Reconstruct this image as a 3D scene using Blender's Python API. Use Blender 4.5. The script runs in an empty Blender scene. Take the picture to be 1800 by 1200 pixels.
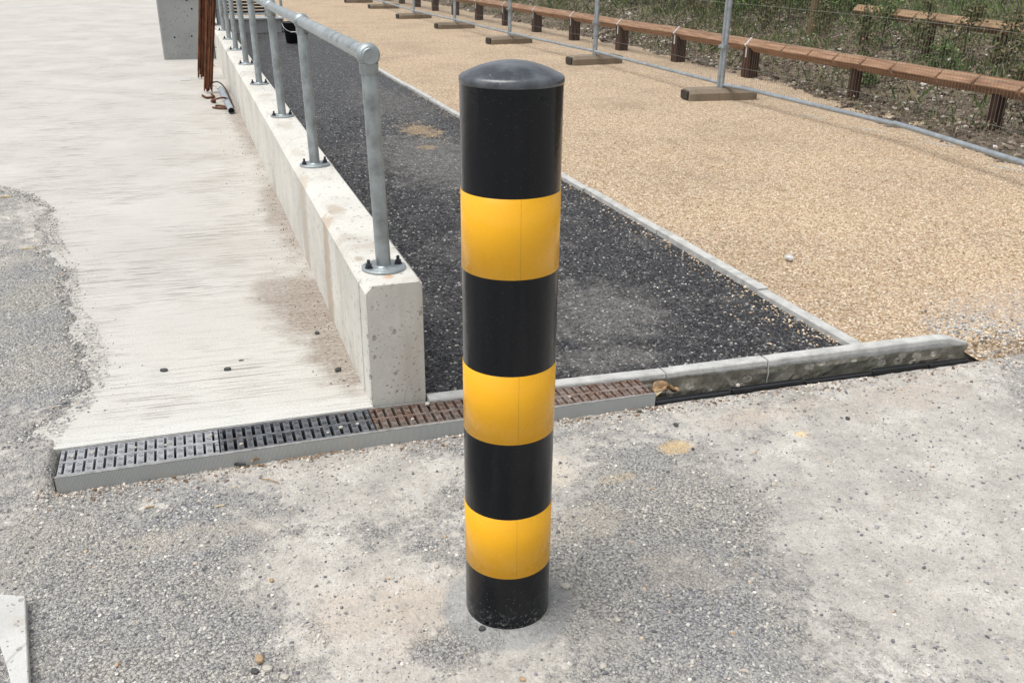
import bpy, bmesh, math, random
import numpy as np
from math import sin, cos, pi, radians, sqrt, atan2
from mathutils import Vector, Matrix
random.seed(7); RNG = np.random.RandomState(11)
S = bpy.context.scene
COL = S.collection

# ------------------------------------------------------------ camera
F, PITCH, ROLL, YAW, CH = 1605., radians(23.2), radians(.55), radians(19.4), 1.28
fw = Vector((sin(YAW)*cos(PITCH), cos(YAW)*cos(PITCH), -sin(PITCH)))
rt = Vector((cos(YAW), -sin(YAW), 0)); up = rt.cross(fw)
rt2 = rt*cos(ROLL)+up*sin(ROLL); up2 = -rt*sin(ROLL)+up*cos(ROLL)
cd = bpy.data.cameras.new('camera'); cam = bpy.data.objects.new('camera', cd); COL.objects.link(cam)
cam.matrix_world = Matrix(((rt2.x, up2.x, -fw.x, 0), (rt2.y, up2.y, -fw.y, 0), (rt2.z, up2.z, -fw.z, CH), (0, 0, 0, 1)))
cd.sensor_width = 36; cd.lens = 36*F/1800; cd.clip_start = .05; cd.clip_end = 500
S.camera = cam

# ------------------------------------------------------------ light
EL, AZ = radians(68), radians(262)       # AZ measured clockwise from +Y
W = bpy.data.worlds.new('World'); S.world = W; W.use_nodes = True
nt = W.node_tree; nt.nodes.clear()
sky = nt.nodes.new('ShaderNodeTexSky'); sky.sky_type = 'NISHITA'; sky.sun_disc = False
sky.sun_elevation = EL; sky.sun_rotation = AZ; sky.dust_density = 3.0; sky.air_density = 1.0
hs = nt.nodes.new('ShaderNodeHueSaturation'); hs.inputs['Saturation'].default_value = .22
bg = nt.nodes.new('ShaderNodeBackground'); bg.inputs[1].default_value = .135
wo = nt.nodes.new('ShaderNodeOutputWorld')
nt.links.new(sky.outputs[0], hs.inputs['Color']); nt.links.new(hs.outputs[0], bg.inputs[0]); nt.links.new(bg.outputs[0], wo.inputs[0])
sl = bpy.data.lights.new('sun', 'SUN'); sl.energy = 1.85; sl.angle = radians(48); sl.color = (1, .975, .935)
sun = bpy.data.objects.new('sun', sl); COL.objects.link(sun)
sd = Vector((sin(AZ)*cos(EL), cos(AZ)*cos(EL), sin(EL)))
sun.rotation_euler = sd.to_track_quat('Z', 'Y').to_euler(); sun.location = (0, 0, 20)
S.view_settings.view_transform = 'Standard'; S.view_settings.look = 'None'
S.view_settings.exposure = .35; S.view_settings.gamma = 1

# ------------------------------------------------------------ numpy noise
_T = np.random.RandomState(3).rand(512, 512)
def vn(x, y, f, seed=0):
    x = np.asarray(x)*f+seed*17.3+100; y = np.asarray(y)*f+seed*9.7+100
    xi = np.floor(x).astype(int); yi = np.floor(y).astype(int); u = x-xi; v = y-yi
    u = u*u*(3-2*u); v = v*v*(3-2*v)
    a = _T[xi % 512, yi % 512]; b = _T[(xi+1) % 512, yi % 512]; c = _T[xi % 512, (yi+1) % 512]; d = _T[(xi+1) % 512, (yi+1) % 512]
    return (a*(1-u)+b*u)*(1-v)+(c*(1-u)+d*u)*v-.5
def fb(x, y, f, seed=0, o=3):
    r = 0; a = 1
    for k in range(o): r = r+a*vn(x, y, f*2.1**k, seed+k*5); a *= .5
    return r
def sst(a, b, x):
    t = np.clip((np.asarray(x)-a)/(b-a), 0, 1); return t*t*(3-2*t)

# ------------------------------------------------------------ material helper
class G:
    def __init__(s, name):
        s.m = bpy.data.materials.new(name); s.m.use_nodes = True; s.t = s.m.node_tree
        s.b = s.t.nodes['Principled BSDF']; s.o = s.t.nodes['Material Output']
        s._pos = None
    def n(s, ty, **k):
        x = s.t.nodes.new(ty)
        for a, v in k.items(): setattr(x, a, v)
        return x
    def put(s, inp, v):
        if isinstance(v, bpy.types.NodeSocket): s.t.links.new(v, inp)
        elif isinstance(v, (tuple, list)): inp.default_value = tuple(v)+(1,) if len(v) == 3 and len(inp.default_value) == 4 else tuple(v)
        else: inp.default_value = v
    def pos(s):
        if not s._pos: s._pos = s.n('ShaderNodeNewGeometry').outputs['Position']
        return s._pos
    def obj(s): return s.n('ShaderNodeTexCoord').outputs['Object']
    def isl(s): return s.n('ShaderNodeNewGeometry').outputs['Random Per Island']
    def sc(s, v, k):
        x = s.n('ShaderNodeVectorMath', operation='MULTIPLY'); s.put(x.inputs[0], v); x.inputs[1].default_value = k; return x.outputs[0]
    def noise(s, f, d=3, r=.55, v=None, dist=0):
        x = s.n('ShaderNodeTexNoise'); s.put(x.inputs['Vector'], v or s.pos())
        x.inputs['Scale'].default_value = f; x.inputs['Detail'].default_value = d; x.inputs['Roughness'].default_value = r; x.inputs['Distortion'].default_value = dist
        return x.outputs['Fac']
    def voro(s, f, feat='F1', v=None, rnd=1, col=False):
        x = s.n('ShaderNodeTexVoronoi', feature=feat); s.put(x.inputs['Vector'], v or s.pos())
        x.inputs['Scale'].default_value = f; x.inputs['Randomness'].default_value = rnd
        return (x.outputs['Distance'], x.outputs['Color']) if col else x.outputs['Distance']
    def ramp(s, f, st, mode='LINEAR'):
        x = s.n('ShaderNodeValToRGB'); s.put(x.inputs[0], f); cr = x.color_ramp; cr.interpolation = mode
        while len(cr.elements) < len(st): cr.elements.new(.5)
        for e, (p, c) in zip(cr.elements, st):
            e.position = p; e.color = (c, c, c, 1) if not isinstance(c, (tuple, list)) else tuple(c)+(1,)
        return x.outputs[0]
    def mix(s, f, a, b, bl='MIX'):
        x = s.n('ShaderNodeMix', data_type='RGBA', blend_type=bl); s.put(x.inputs[0], f); s.put(x.inputs[6], a); s.put(x.inputs[7], b); return x.outputs[2]
    def mth(s, op, a, b=0., cl=False):
        x = s.n('ShaderNodeMath', operation=op); x.use_clamp = cl; s.put(x.inputs[0], a); s.put(x.inputs[1], b); return x.outputs[0]
    def mr(s, v, a, b, c=0., d=1.):
        x = s.n('ShaderNodeMapRange', interpolation_type='SMOOTHSTEP'); s.put(x.inputs[0], v)
        for i, k in zip((1, 2, 3, 4), (a, b, c, d)): x.inputs[i].default_value = k
        return x.outputs[0]
    def sep(s, v, i):
        x = s.n('ShaderNodeSeparateXYZ'); s.put(x.inputs[0], v); return x.outputs[i]
    def blob(s, x0, y0, r, stretch=1., wob=.5, f=9):
        """a stain of its own shape centred at a place on the ground"""
        a = s.n('ShaderNodeVectorMath', operation='SUBTRACT'); s.put(a.inputs[0], s.pos()); a.inputs[1].default_value = (x0, y0, 0)
        l = s.n('ShaderNodeVectorMath', operation='LENGTH'); s.put(l.inputs[0], s.sc(a.outputs[0], (1, 1/stretch, 0)))
        d = s.mth('ADD', l.outputs['Value'], s.mth('MULTIPLY', s.mth('SUBTRACT', s.noise(f, 5, .65), .5), 2*wob*r*1.6))
        return s.mr(d, r*.45, r*1.15, 1, 0)
    def done(s, col, rough=.8, bump=None, bd=.004, spec=None, metal=None, bs=1.):
        s.put(s.b.inputs['Base Color'], col); s.put(s.b.inputs['Roughness'], rough)
        if spec is not None: s.put(s.b.inputs['Specular IOR Level'], spec)
        if metal is not None: s.put(s.b.inputs['Metallic'], metal)
        if bump is not None:
            x = s.n('ShaderNodeBump'); x.inputs['Distance'].default_value = bd; x.inputs['Strength'].default_value = bs
            s.put(x.inputs['Height'], bump); s.t.links.new(x.outputs[0], s.b.inputs['Normal'])
        return s.m
    def two(s): return s.m

# ------------------------------------------------------------ materials
def m_yard():
    g = G('compacted_stone_dust')
    at = g.n('ShaderNodeAttribute', attribute_name='dust').outputs['Fac']
    n8 = g.noise(9, 6, .7); n30 = g.noise(34, 5, .7); d, c = g.voro(150, col=True); d3, c3 = g.voro(330, col=True)
    m = g.mth('ADD', at, g.mth('ADD', g.mth('MULTIPLY', g.mth('SUBTRACT', n8, .5), .7), g.mth('MULTIPLY', g.mth('SUBTRACT', n30, .5), .9)))
    dust = g.mr(m, .30, .72)
    st = [(0, (.23, .228, .23)), (.3, (.35, .345, .34)), (.6, (.44, .43, .41)), (.85, (.54, .52, .475)), (1, (.68, .65, .59))]
    gran = g.mix(.5, g.ramp(g.sep(c, 0), st), g.ramp(g.sep(c3, 1), st))
    gran = g.mix(g.mr(d, .45, .75), gran, (.19, .185, .18))
    gran = g.mix(.8, gran, g.ramp(g.noise(2.6, 5, .6), [(.35, (.86, .88, .93)), (.6, (1.10, 1.08, 1.02))]), 'MULTIPLY')
    pale = g.ramp(g.noise(6, 6, .65), [(.34, (.385, .365, .335)), (.5, (.465, .44, .40)), (.66, (.56, .535, .49))])
    pale = g.mix(.5, pale, g.ramp(g.noise(160, 3, .7), [(.3, .6), (.5, 1), (.7, 1.3)]), 'MULTIPLY')
    pale = g.mix(.6, pale, g.ramp(n30, [(.3, .7), (.5, 1), (.7, 1.2)]), 'MULTIPLY')
    pale = g.mix(g.mth('MULTIPLY', g.mr(d3, .30, .18), g.mr(g.noise(25, 3, .6), .45, .6)), pale, g.ramp(g.sep(c3, 0), [(0, (.16, .16, .17)), (.5, (.33, .32, .31)), (1, (.66, .62, .55))]))
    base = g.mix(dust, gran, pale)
    for (x, y, r, st_, w, colr, k) in [(1.22, 2.03, .055, .8, .4, (.72, .53, .28), .75), (.30, 1.60, .16, .8, .9, (.60, .50, .40), .35), (.78, 2.02, .15, .7, .6, (.64, .565, .46), .6), (.80, 1.76, .12, .7, .9, (.58, .50, .40), .3),
                                   (.97, 1.52, .12, .8, 1.0, (.56, .48, .38), .28), (1.55, 2.13, .22, .3, .7, (.50, .42, .35), .55), (2.1, 2.1, .3, .4, .7, (.47, .40, .34), .5), (.98, 1.93, .06, .4, .6, (.62, .50, .34), .5), (1.62, 1.98, .025, .7, .5, (.74, .58, .32), .7), (-.1, 2.02, .2, .35, .7, (.56, .50, .42), .45)]:
        base = g.mix(g.mth('MULTIPLY', g.blob(x, y, r, st_, w), k), base, colr)
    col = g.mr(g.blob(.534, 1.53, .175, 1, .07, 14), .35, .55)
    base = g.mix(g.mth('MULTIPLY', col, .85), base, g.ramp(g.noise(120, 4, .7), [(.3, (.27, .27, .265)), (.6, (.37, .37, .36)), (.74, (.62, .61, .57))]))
    h = g.mth('MULTIPLY', g.mth('ADD', g.mth('SUBTRACT', 1, d), g.mth('MULTIPLY', g.mth('SUBTRACT', 1, d3), .5)), g.mr(dust, 0, 1, 1, .16))
    h = g.mth('ADD', h, g.mth('MULTIPLY', g.noise(60, 4, .7), 1.2))
    return g.done(base, .93, h, .0055, .2)
def m_gold():
    g = G('golden_gravel')
    d, c = g.voro(105, col=True); d2, c2 = g.voro(48, col=True)
    a = g.ramp(g.sep(c, 0), [(0, (.24, .165, .095)), (.22, (.45, .335, .22)), (.5, (.585, .455, .315)), (.78, (.69, .57, .43)), (1, (.80, .72, .58))])
    v = g.ramp(g.noise(1.1, 5, .6), [(.3, (.76, .76, .77)), (.5, (.97, .97, .97)), (.7, (1.06, 1.05, 1.03))])
    a = g.mix(1, a, v, 'MULTIPLY')
    a = g.mix(g.mth('MULTIPLY', g.mr(d, .35, .8), .75), a, (.30, .20, .12))  # crevices between pebbles darkened in the colour, as painted shade
    a = g.mix(.75, a, g.ramp(g.noise(38, 3, .7), [(.3, .62), (.5, 1), (.7, 1.2)]), 'MULTIPLY')
    a = g.mix(g.mth('MULTIPLY', g.mr(g.noise(16, 6, .75), .55, .68), .45), a, (.27, .20, .13))
    a = g.mix(g.mth('MULTIPLY', g.blob(3.1, 2.45, .55, .7, .7), .55), a, (.46, .40, .35))
    a = g.mix(g.mth('MULTIPLY', g.mr(g.noise(9, 4, .65), .56, .72), .35), a, (.36, .30, .24))
    h = g.mth('ADD', g.mth('SUBTRACT', 1, d), g.mth('MULTIPLY', g.noise(26, 4, .7), 1.6))
    return g.done(a, .9, h, .006, .2)
def m_tar(isl=False):
    g = G('asphalt_stone' if isl else 'open_textured_asphalt')
    d, c = g.voro(95, col=True); n = g.noise(3.2, 6, .65)
    a = g.ramp(g.isl() if isl else g.sep(c, 0), [(0, (.010, .010, .011)), (.5, (.032, .032, .035)), (.8, (.062, .062, .066)), (.94, (.13, .13, .13)), (1, (.50, .48, .44))])
    dust = g.mth('MULTIPLY', g.mr(n, .54, .74), .6)
    for (x, y, r, st, k) in [(1.42, 3.05, .32, 1.2, .85), (1.25, 2.62, .24, .6, .8), (1.55, 6.0, .5, 2.2, .95), (1.3, 3.9, .26, 1.5, .55), (1.0, 2.75, .14, .8, .5), (1.75, 8.5, .35, 4, .6), (.8, 3.3, .08, 2, .4)]:
        k *= .85
        dust = g.mth('MAXIMUM', dust, g.mth('MULTIPLY', g.blob(x, y, r, st, .7), k))
    dust = g.mth('MULTIPLY', dust, g.mr(g.noise(45, 3, .7), .25, .75, .35, 1))
    a = g.mix(g.mth('MULTIPLY', dust, .8), a, (.30, .29, .275))
    a = g.mix(g.mth('MULTIPLY', g.blob(1.70, 7.0, .15, 2.2, .9), .55), a, (.50, .36, .20))
    a = g.mix(g.mth('MULTIPLY', g.blob(1.58, 6.35, .08, 1.5, .9), .45), a, (.45, .33, .19))
    if isl: return g.done(g.mix(.5, a, g.ramp(g.noise(150, 2, .7), [(.3, .6), (.5, 1), (.7, 1.4)]), 'MULTIPLY'), g.mr(dust, 0, .5, .5, .9), g.noise(220, 2, .6), .001, .45)
    a = g.mix(.85, a, g.ramp(g.noise(28, 4, .75), [(.3, .35), (.5, .9), (.62, 1.3), (.75, 2.4)]), 'MULTIPLY')
    h = g.mth('ADD', g.mth('SUBTRACT', 1, d), g.mth('MULTIPLY', g.noise(40, 3, .6), 1.0))
    return g.done(a, g.mr(dust, 0, .5, .45, .9), h, .010, .35)
def m_slab():
    g = G('brushed_concrete')
    rot = g.n('ShaderNodeVectorRotate', rotation_type='Z_AXIS'); g.put(rot.inputs['Vector'], g.pos()); rot.inputs['Angle'].default_value = radians(3.0)
    v = rot.outputs[0]
    l1 = g.noise(1, 2, .5, g.sc(v, (2.2, 120, 1)), dist=.2); l2 = g.noise(1, 2, .5, g.sc(v, (3.0, 62, 1)), dist=.2); l4 = g.noise(1, 2, .5, g.sc(v, (5.0, 230, 1)))
    big = g.noise(1.3, 4, .55)
    a = g.ramp(big, [(.30, (.475, .452, .42)), (.55, (.52, .50, .465)), (.75, (.555, .538, .505))])
    near = g.mr(g.sep(g.pos(), 1), 4.2, 2.7)
    a = g.mix(g.mth('MULTIPLY', near, .6), a, (.575, .57, .53))
    brown = g.mth('MULTIPLY', g.mr(g.sep(g.pos(), 0), -.55, .42), g.mr(g.noise(2.2, 5, .6), .35, .7)); brown = g.mth('MULTIPLY', brown, g.mr(g.sep(g.pos(), 1), 3, 6, .35, .8))
    a = g.mix(g.mth('MULTIPLY', brown, .38), a, (.38, .325, .265))
    brk = g.mr(g.noise(1, 4, .7, g.sc(v, (6, 26, 1))), .36, .56, 0, 1); zone = g.mr(g.noise(1.7, 3, .6), .38, .62, .25, 1)
    lines = g.mth('MULTIPLY', g.mth('MAXIMUM', g.mr(l1, .60, .635), g.mth('MAXIMUM', g.mth('MULTIPLY', g.mr(l2, .625, .65), .9), g.mth('MAXIMUM', g.mth('MULTIPLY', g.mr(g.noise(1, 2, .5, g.sc(v, (1.1, 34, 1))), .66, .675), .9), g.mth('MULTIPLY', g.mr(l4, .60, .655), .75)))), g.mth('MULTIPLY', brk, zone))
    a = g.mix(g.mth('MULTIPLY', lines, .75), a, (.22, .20, .17))
    a = g.mix(g.mth('MULTIPLY', g.mth('MULTIPLY', g.mr(l1, .36, .31), brk), .35), a, (.70, .69, .65))
    a = g.mix(g.mth('MULTIPLY', g.mr(g.noise(5, 6, .7), .54, .72), .22), a, (.38, .345, .30))
    # swept dirt against the wall
    dirt = None
    for (x, y, r, st, k) in [(.38, 3.40, .22, 2.2, 1), (.40, 2.90, .14, 2.6, 1), (.28, 3.6, .15, 1.6, .8), (.43, 4.8, .14, 7, .85), (.43, 8.0, .13, 20, .75)]:
        b = g.mth('MULTIPLY', g.blob(x, y, r, st, .45, 7), k); dirt = b if dirt is None else g.mth('MAXIMUM', dirt, b)
    a = g.mix(g.mth('MULTIPLY', dirt, .85), a, g.ramp(g.noise(70, 4, .7), [(.3, (.13, .105, .085)), (.5, (.285, .24, .20)), (.75, (.46, .40, .34))]))
    e = g.mr(g.sep(g.pos(), 1), 2.62, 2.50); a = g.mix(g.mth('MULTIPLY', e, .5), a, (.62, .62, .59))
    sp = g.voro(55); a = g.mix(g.mth('MULTIPLY', g.mr(sp, .12, .06), .6), a, (.14, .13, .12))
    a = g.mix(.5, a, g.ramp(g.noise(180, 2, .7), [(.3, .7), (.5, 1), (.7, 1.25)]), 'MULTIPLY')
    h = g.mth('MULTIPLY', l4, .5); h = g.mth('SUBTRACT', h, g.mth('MULTIPLY', lines, .8))
    return g.done(a, .88, h, .0022, .25)
def m_conc(name, tone=(.63, .615, .565), stain=(.40, .33, .26), pits=.5, dark=1.):
    g = G(name); p = g.pos()
    n = g.noise(2.3, 5, .6); n2 = g.noise(11, 5, .65); st = g.noise(1, 4, .6, g.sc(p, (5, 5, .8)))
    t2 = tuple(c*.84 for c in tone); t3 = tuple(min(.8, c*1.1) for c in tone)
    a = g.ramp(n, [(.34, t2), (.52, tone), (.68, t3)])
    a = g.mix(g.mth('MULTIPLY', g.mr(st, .53, .70), .45), a, stain)
    a = g.mix(g.mth('MULTIPLY', g.mr(n2, .58, .72), .25), a, t2)
    v = g.voro(34, v=g.sc(p, (1, 1, .6))); v2 = g.voro(80)
    keep = g.mr(g.noise(12, 3, .6), .40, .52)
    ck = g.mth('ABSOLUTE', g.mth('SUBTRACT', g.noise(1, 2, .5, g.sc(p, (1.3, .5, 1.6))), .5)); a = g.mix(g.mth('MULTIPLY', g.mr(ck, .002, .0006), .3), a, (.22, .20, .17))
    pit = g.mth('MAXIMUM', g.mth('MULTIPLY', g.mr(v, .24, .13), keep), g.mth('MULTIPLY', g.mr(v2, .22, .11), keep))
    a = g.mix(g.mth('MULTIPLY', pit, pits), a, (.16, .145, .115))
    a = g.mix(.35, a, g.ramp(g.noise(240, 2, .7), [(.3, .72), (.5, 1), (.7, 1.22)]), 'MULTIPLY')
    if name == 'wall_concrete':
        for (x, y, r, st_, c_, k) in [(.475, 3.35, .045, 2.0, (.34, .25, .17), .5), (.505, 2.545, .022, .8, (.50, .24, .07), .55), (.452, 2.74, .020, 1.4, (.38, .31, .23), .7), (.50, 5.2, .05, 3, (.42, .35, .27), .35), (.47, 4.45, .04, 3, (.42, .35, .27), .35), (.421, 3.25, .035, 2.5, (.36, .25, .16), .55), (.421, 2.58, .010, 1.2, (.15, .15, .16), .5), (.421, 3.9, .04, 3, (.38, .29, .2), .4)]:
            a = g.mix(g.mth('MULTIPLY', g.blob(x, y, r, st_, .5, 30), k), a, c_)
    h = g.mth('SUBTRACT', g.mth('MULTIPLY', g.noise(70, 3, .6), .5), pit)
    return g.done(a, .86, h, .002, .25)
def m_kerb():
    g = G('kerb_concrete'); p = g.pos(); z = g.sep(p, 2)
    a = g.ramp(g.noise(14, 5, .6), [(.35, (.40, .40, .385)), (.6, (.55, .55, .53))])
    low = g.mr(g.mth('ADD', z, g.mth('MULTIPLY', g.noise(22, 4, .6), .02)), .004, -.008)
    old = g.ramp(g.noise(26, 5, .65), [(.32, (.135, .125, .095)), (.5, (.215, .20, .16)), (.66, (.30, .285, .24))])
    pz_ = g.sc(p, (1, 0, 1.4)); vb = g.voro(17, v=pz_); vm = g.mth('ADD', vb, g.mth('MULTIPLY', g.noise(60, 4, .7), .28))
    zone = g.mth('MULTIPLY', g.mr(z, -.012, -.024), g.mr(g.noise(9, 2, .5), .36, .46))
    old = g.mix(g.mth('MULTIPLY', g.mr(vm, .50, .44), zone), old, g.ramp(g.noise(90, 3, .7), [(.3, (.26, .23, .17)), (.5, (.46, .43, .36)), (.66, (.66, .63, .57))]))
    old = g.mix(g.mth('MULTIPLY', g.mth('MULTIPLY', g.mr(vm, .28, .22), zone), .8), old, (.10, .085, .06))
    nrm = g.n('ShaderNodeNewGeometry').outputs['Normal']
    face = g.mr(g.sep(nrm, 1), -.3, -.75)
    a = g.mix(g.mth('MULTIPLY', low, face), a, old)
    a = g.mix(.4, a, g.ramp(g.noise(260, 2, .7), [(.3, .6), (.5, .92), (.7, 1.2)]), 'MULTIPLY')
    a = g.mix(g.mth('MULTIPLY', g.mr(g.noise(18, 5, .7), .52, .68), .35), a, (.26, .25, .22))
    return g.done(a, .88, g.noise(130, 4, .7), .002, .25)
def m_galv(name='galvanised_steel', tone=(.37, .41, .42), metal=.6, rough=.40):
    g = G(name); p = g.obj()
    n = g.noise(16, 5, .6); sp = g.voro(60); st = g.noise(1, 4, .6, g.sc(p, (40, 40, 5)))
    t2 = tuple(c*.68 for c in tone); t3 = tuple(min(.85, c*1.25) for c in tone)
    a = g.ramp(n, [(.32, t2), (.5, tone), (.68, t3)]); a = g.mix(g.mth('MULTIPLY', g.mr(sp, .2, .9), .2), a, t2)
    a = g.mix(g.mth('MULTIPLY', g.mr(st, .56, .72), .45), a, (.33, .37, .38))
    return g.done(a, g.mr(n, .3, .7, rough-.08, rough+.14), g.noise(120, 3, .6), .0006, .5, metal)
def m_paint(name, c, rough, seam=False):
    g = G(name); p = g.pos(); n = g.noise(22, 5, .65); z = g.sep(p, 2)
    lo = g.mth('MULTIPLY', g.mr(z, .02, -.036), g.mr(g.noise(90, 6, .8), .50, .66))
    a = g.mix(g.mth('MULTIPLY', lo, .55), c, (.36, .35, .33)); sp2 = g.mth('MULTIPLY', g.mr(g.voro(120), .14, .08), g.mr(z, .10, -.03)); a = g.mix(g.mth('MULTIPLY', sp2, .6), a, (.42, .41, .39))
    a = g.mix(g.mth('MULTIPLY', g.mr(g.voro(150), .10, .06), .25), a, (.32, .31, .3))
    if seam:
        sx = g.mth('ABSOLUTE', g.mth('SUBTRACT', g.sep(p, 0), .522)); fr = g.mr(g.sep(p, 1), 1.50, 1.49)
        a = g.mix(g.mth('MULTIPLY', g.mth('MULTIPLY', g.mr(sx, .0011, .0005), fr), .35), a, (.30, .17, .02))
        a = g.mix(g.mth('MULTIPLY', g.mr(n, .5, .75), .08), a, tuple(k*.75 for k in c))
    sc = g.noise(1, 5, .7, g.sc(p, (90, 90, 260)))
    a = g.mix(g.mth('MULTIPLY', g.mr(sc, .70, .78), .25), a, (.22, .22, .22))
    b = g.mth('ADD', g.noise(45, 4, .6), g.mth('MULTIPLY', g.noise(7, 2, .5), 2.0))
    return g.done(a, g.mr(n, .35, .7, rough*.8, rough*1.3), b, .0006 if not seam else .0004, .36 if not seam else .45)
def m_dome():
    g = G('black_cap_paint'); p = g.pos()
    n = g.noise(11, 5, .6); scr = g.noise(1, 3, .6, g.sc(p, (160, 22, 30)))
    a = g.mix(g.mth('MULTIPLY', g.mr(n, .40, .66), .8), (.022, .028, .036), (.14, .155, .17))  # pale grey mixed into the black stands in for the sky's reflection
    a = g.mix(g.mth('MULTIPLY', g.mr(scr, .68, .73), .5), a, (.4, .4, .4))
    return g.done(a, g.mr(n, .3, .7, .22, .40), g.noise(38, 4, .6), .0014, .9)
def m_simple(name, c, rough=.6, var=.3, f=20, metal=0., bump=.001, spec=.5, c2=None):
    g = G(name); n = g.noise(f, 5, .65, g.obj())
    a = g.ramp(n, [(.32, tuple(k*(1-var) for k in c)), (.68, c2 or tuple(min(1, k*(1+var)) for k in c))])
    return g.done(a, rough, g.noise(f*5, 3, .6, g.obj()), bump, spec, metal)
def m_island(name, stops, rough=.85, f=300, bump=.0008, spec=.3):
    g = G(name); a = g.ramp(g.isl(), stops)
    a = g.mix(.5, a, g.ramp(g.noise(f, 2, .7), [(.3, .65), (.5, 1), (.7, 1.3)]), 'MULTIPLY')
    return g.done(a, rough, g.noise(f*.8, 2, .6), bump, spec)
def m_wood(name, c1, c2, f=(60, 2.5, 60)):
    g = G(name); p = g.pos(); n = g.noise(1, 5, .65, g.sc(p, f)); n2 = g.noise(5, 4, .6)
    a = g.ramp(n, [(.34, c1), (.66, c2)]); a = g.mix(g.mth('MULTIPLY', g.mr(n2, .5, .7), .35), a, tuple(k*.6 for k in c1))
    return g.done(a, .8, n, .003, .25)
def m_grate(name, c1, c2, metal, rough, rust=None):
    g = G(name); n = g.noise(30, 5, .7); a = g.ramp(n, [(.35, c1), (.65, c2)])
    if rust: a = g.mix(g.mr(g.noise(16, 5, .65), *((.42, .60) if c1[0] > .08 else (.54, .68))), a, g.ramp(g.noise(90, 4, .7), [(.35, (.08, .045, .03)), (.6, rust)]))
    a = g.mix(g.mth('MULTIPLY', g.mr(g.noise(70, 4, .7), .56, .7), .5), a, (.36, .34, .31))
    return g.done(a, rough, g.noise(160, 3, .6), .0012, .5, metal)
def m_frame():
    g = G('textured_frame_steel'); p = g.pos()
    u = g.sep(p, 0); z = g.sep(p, 2)
    s1 = g.mth('SINE', g.mth('MULTIPLY', g.mth('ADD', u, z), 900)); s2 = g.mth('SINE', g.mth('MULTIPLY', g.mth('SUBTRACT', u, z), 900))
    t = g.mr(g.mth('MULTIPLY', s1, s2), -.2, .6)
    a = g.mix(t, (.30, .315, .31), (.66, .69, .67)); a = g.mix(g.mr(g.noise(24, 4, .6), .5, .75), a, (.46, .44, .40))
    return g.done(a, .6, t, .001, .5, .1)
def m_soil():
    g = G('rough_soil'); d, c = g.voro(24, col=True)
    n = g.noise(2.2, 6, .65); n2 = g.noise(14, 6, .7)
    a = g.ramp(n2, [(.30, (.055, .04, .03)), (.46, (.14, .11, .082)), (.58, (.26, .21, .16)), (.72, (.44, .38, .30))])
    a = g.mix(g.mr(n, .48, .66), a, g.ramp(n2, [(.3, (.10, .085, .055)), (.7, (.30, .26, .19))]))
    yy = g.mr(g.sep(g.pos(), 0), 9.0, 12.5); a = g.mix(g.mth('MULTIPLY', g.mth('MULTIPLY', yy, g.mr(g.noise(3, 5, .6), .35, .6)), .8), a, (.055, .085, .025))
    a = g.mix(g.mth('MULTIPLY', g.mr(g.voro(30), .16, .08), g.mr(g.noise(4, 3, .6), .45, .6)), a, (.5, .46, .40))
    h = g.mth('ADD', g.mth('MULTIPLY', n2, 2), g.mth('SUBTRACT', 1, d))
    return g.done(a, .95, h, .03, .15)
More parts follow.
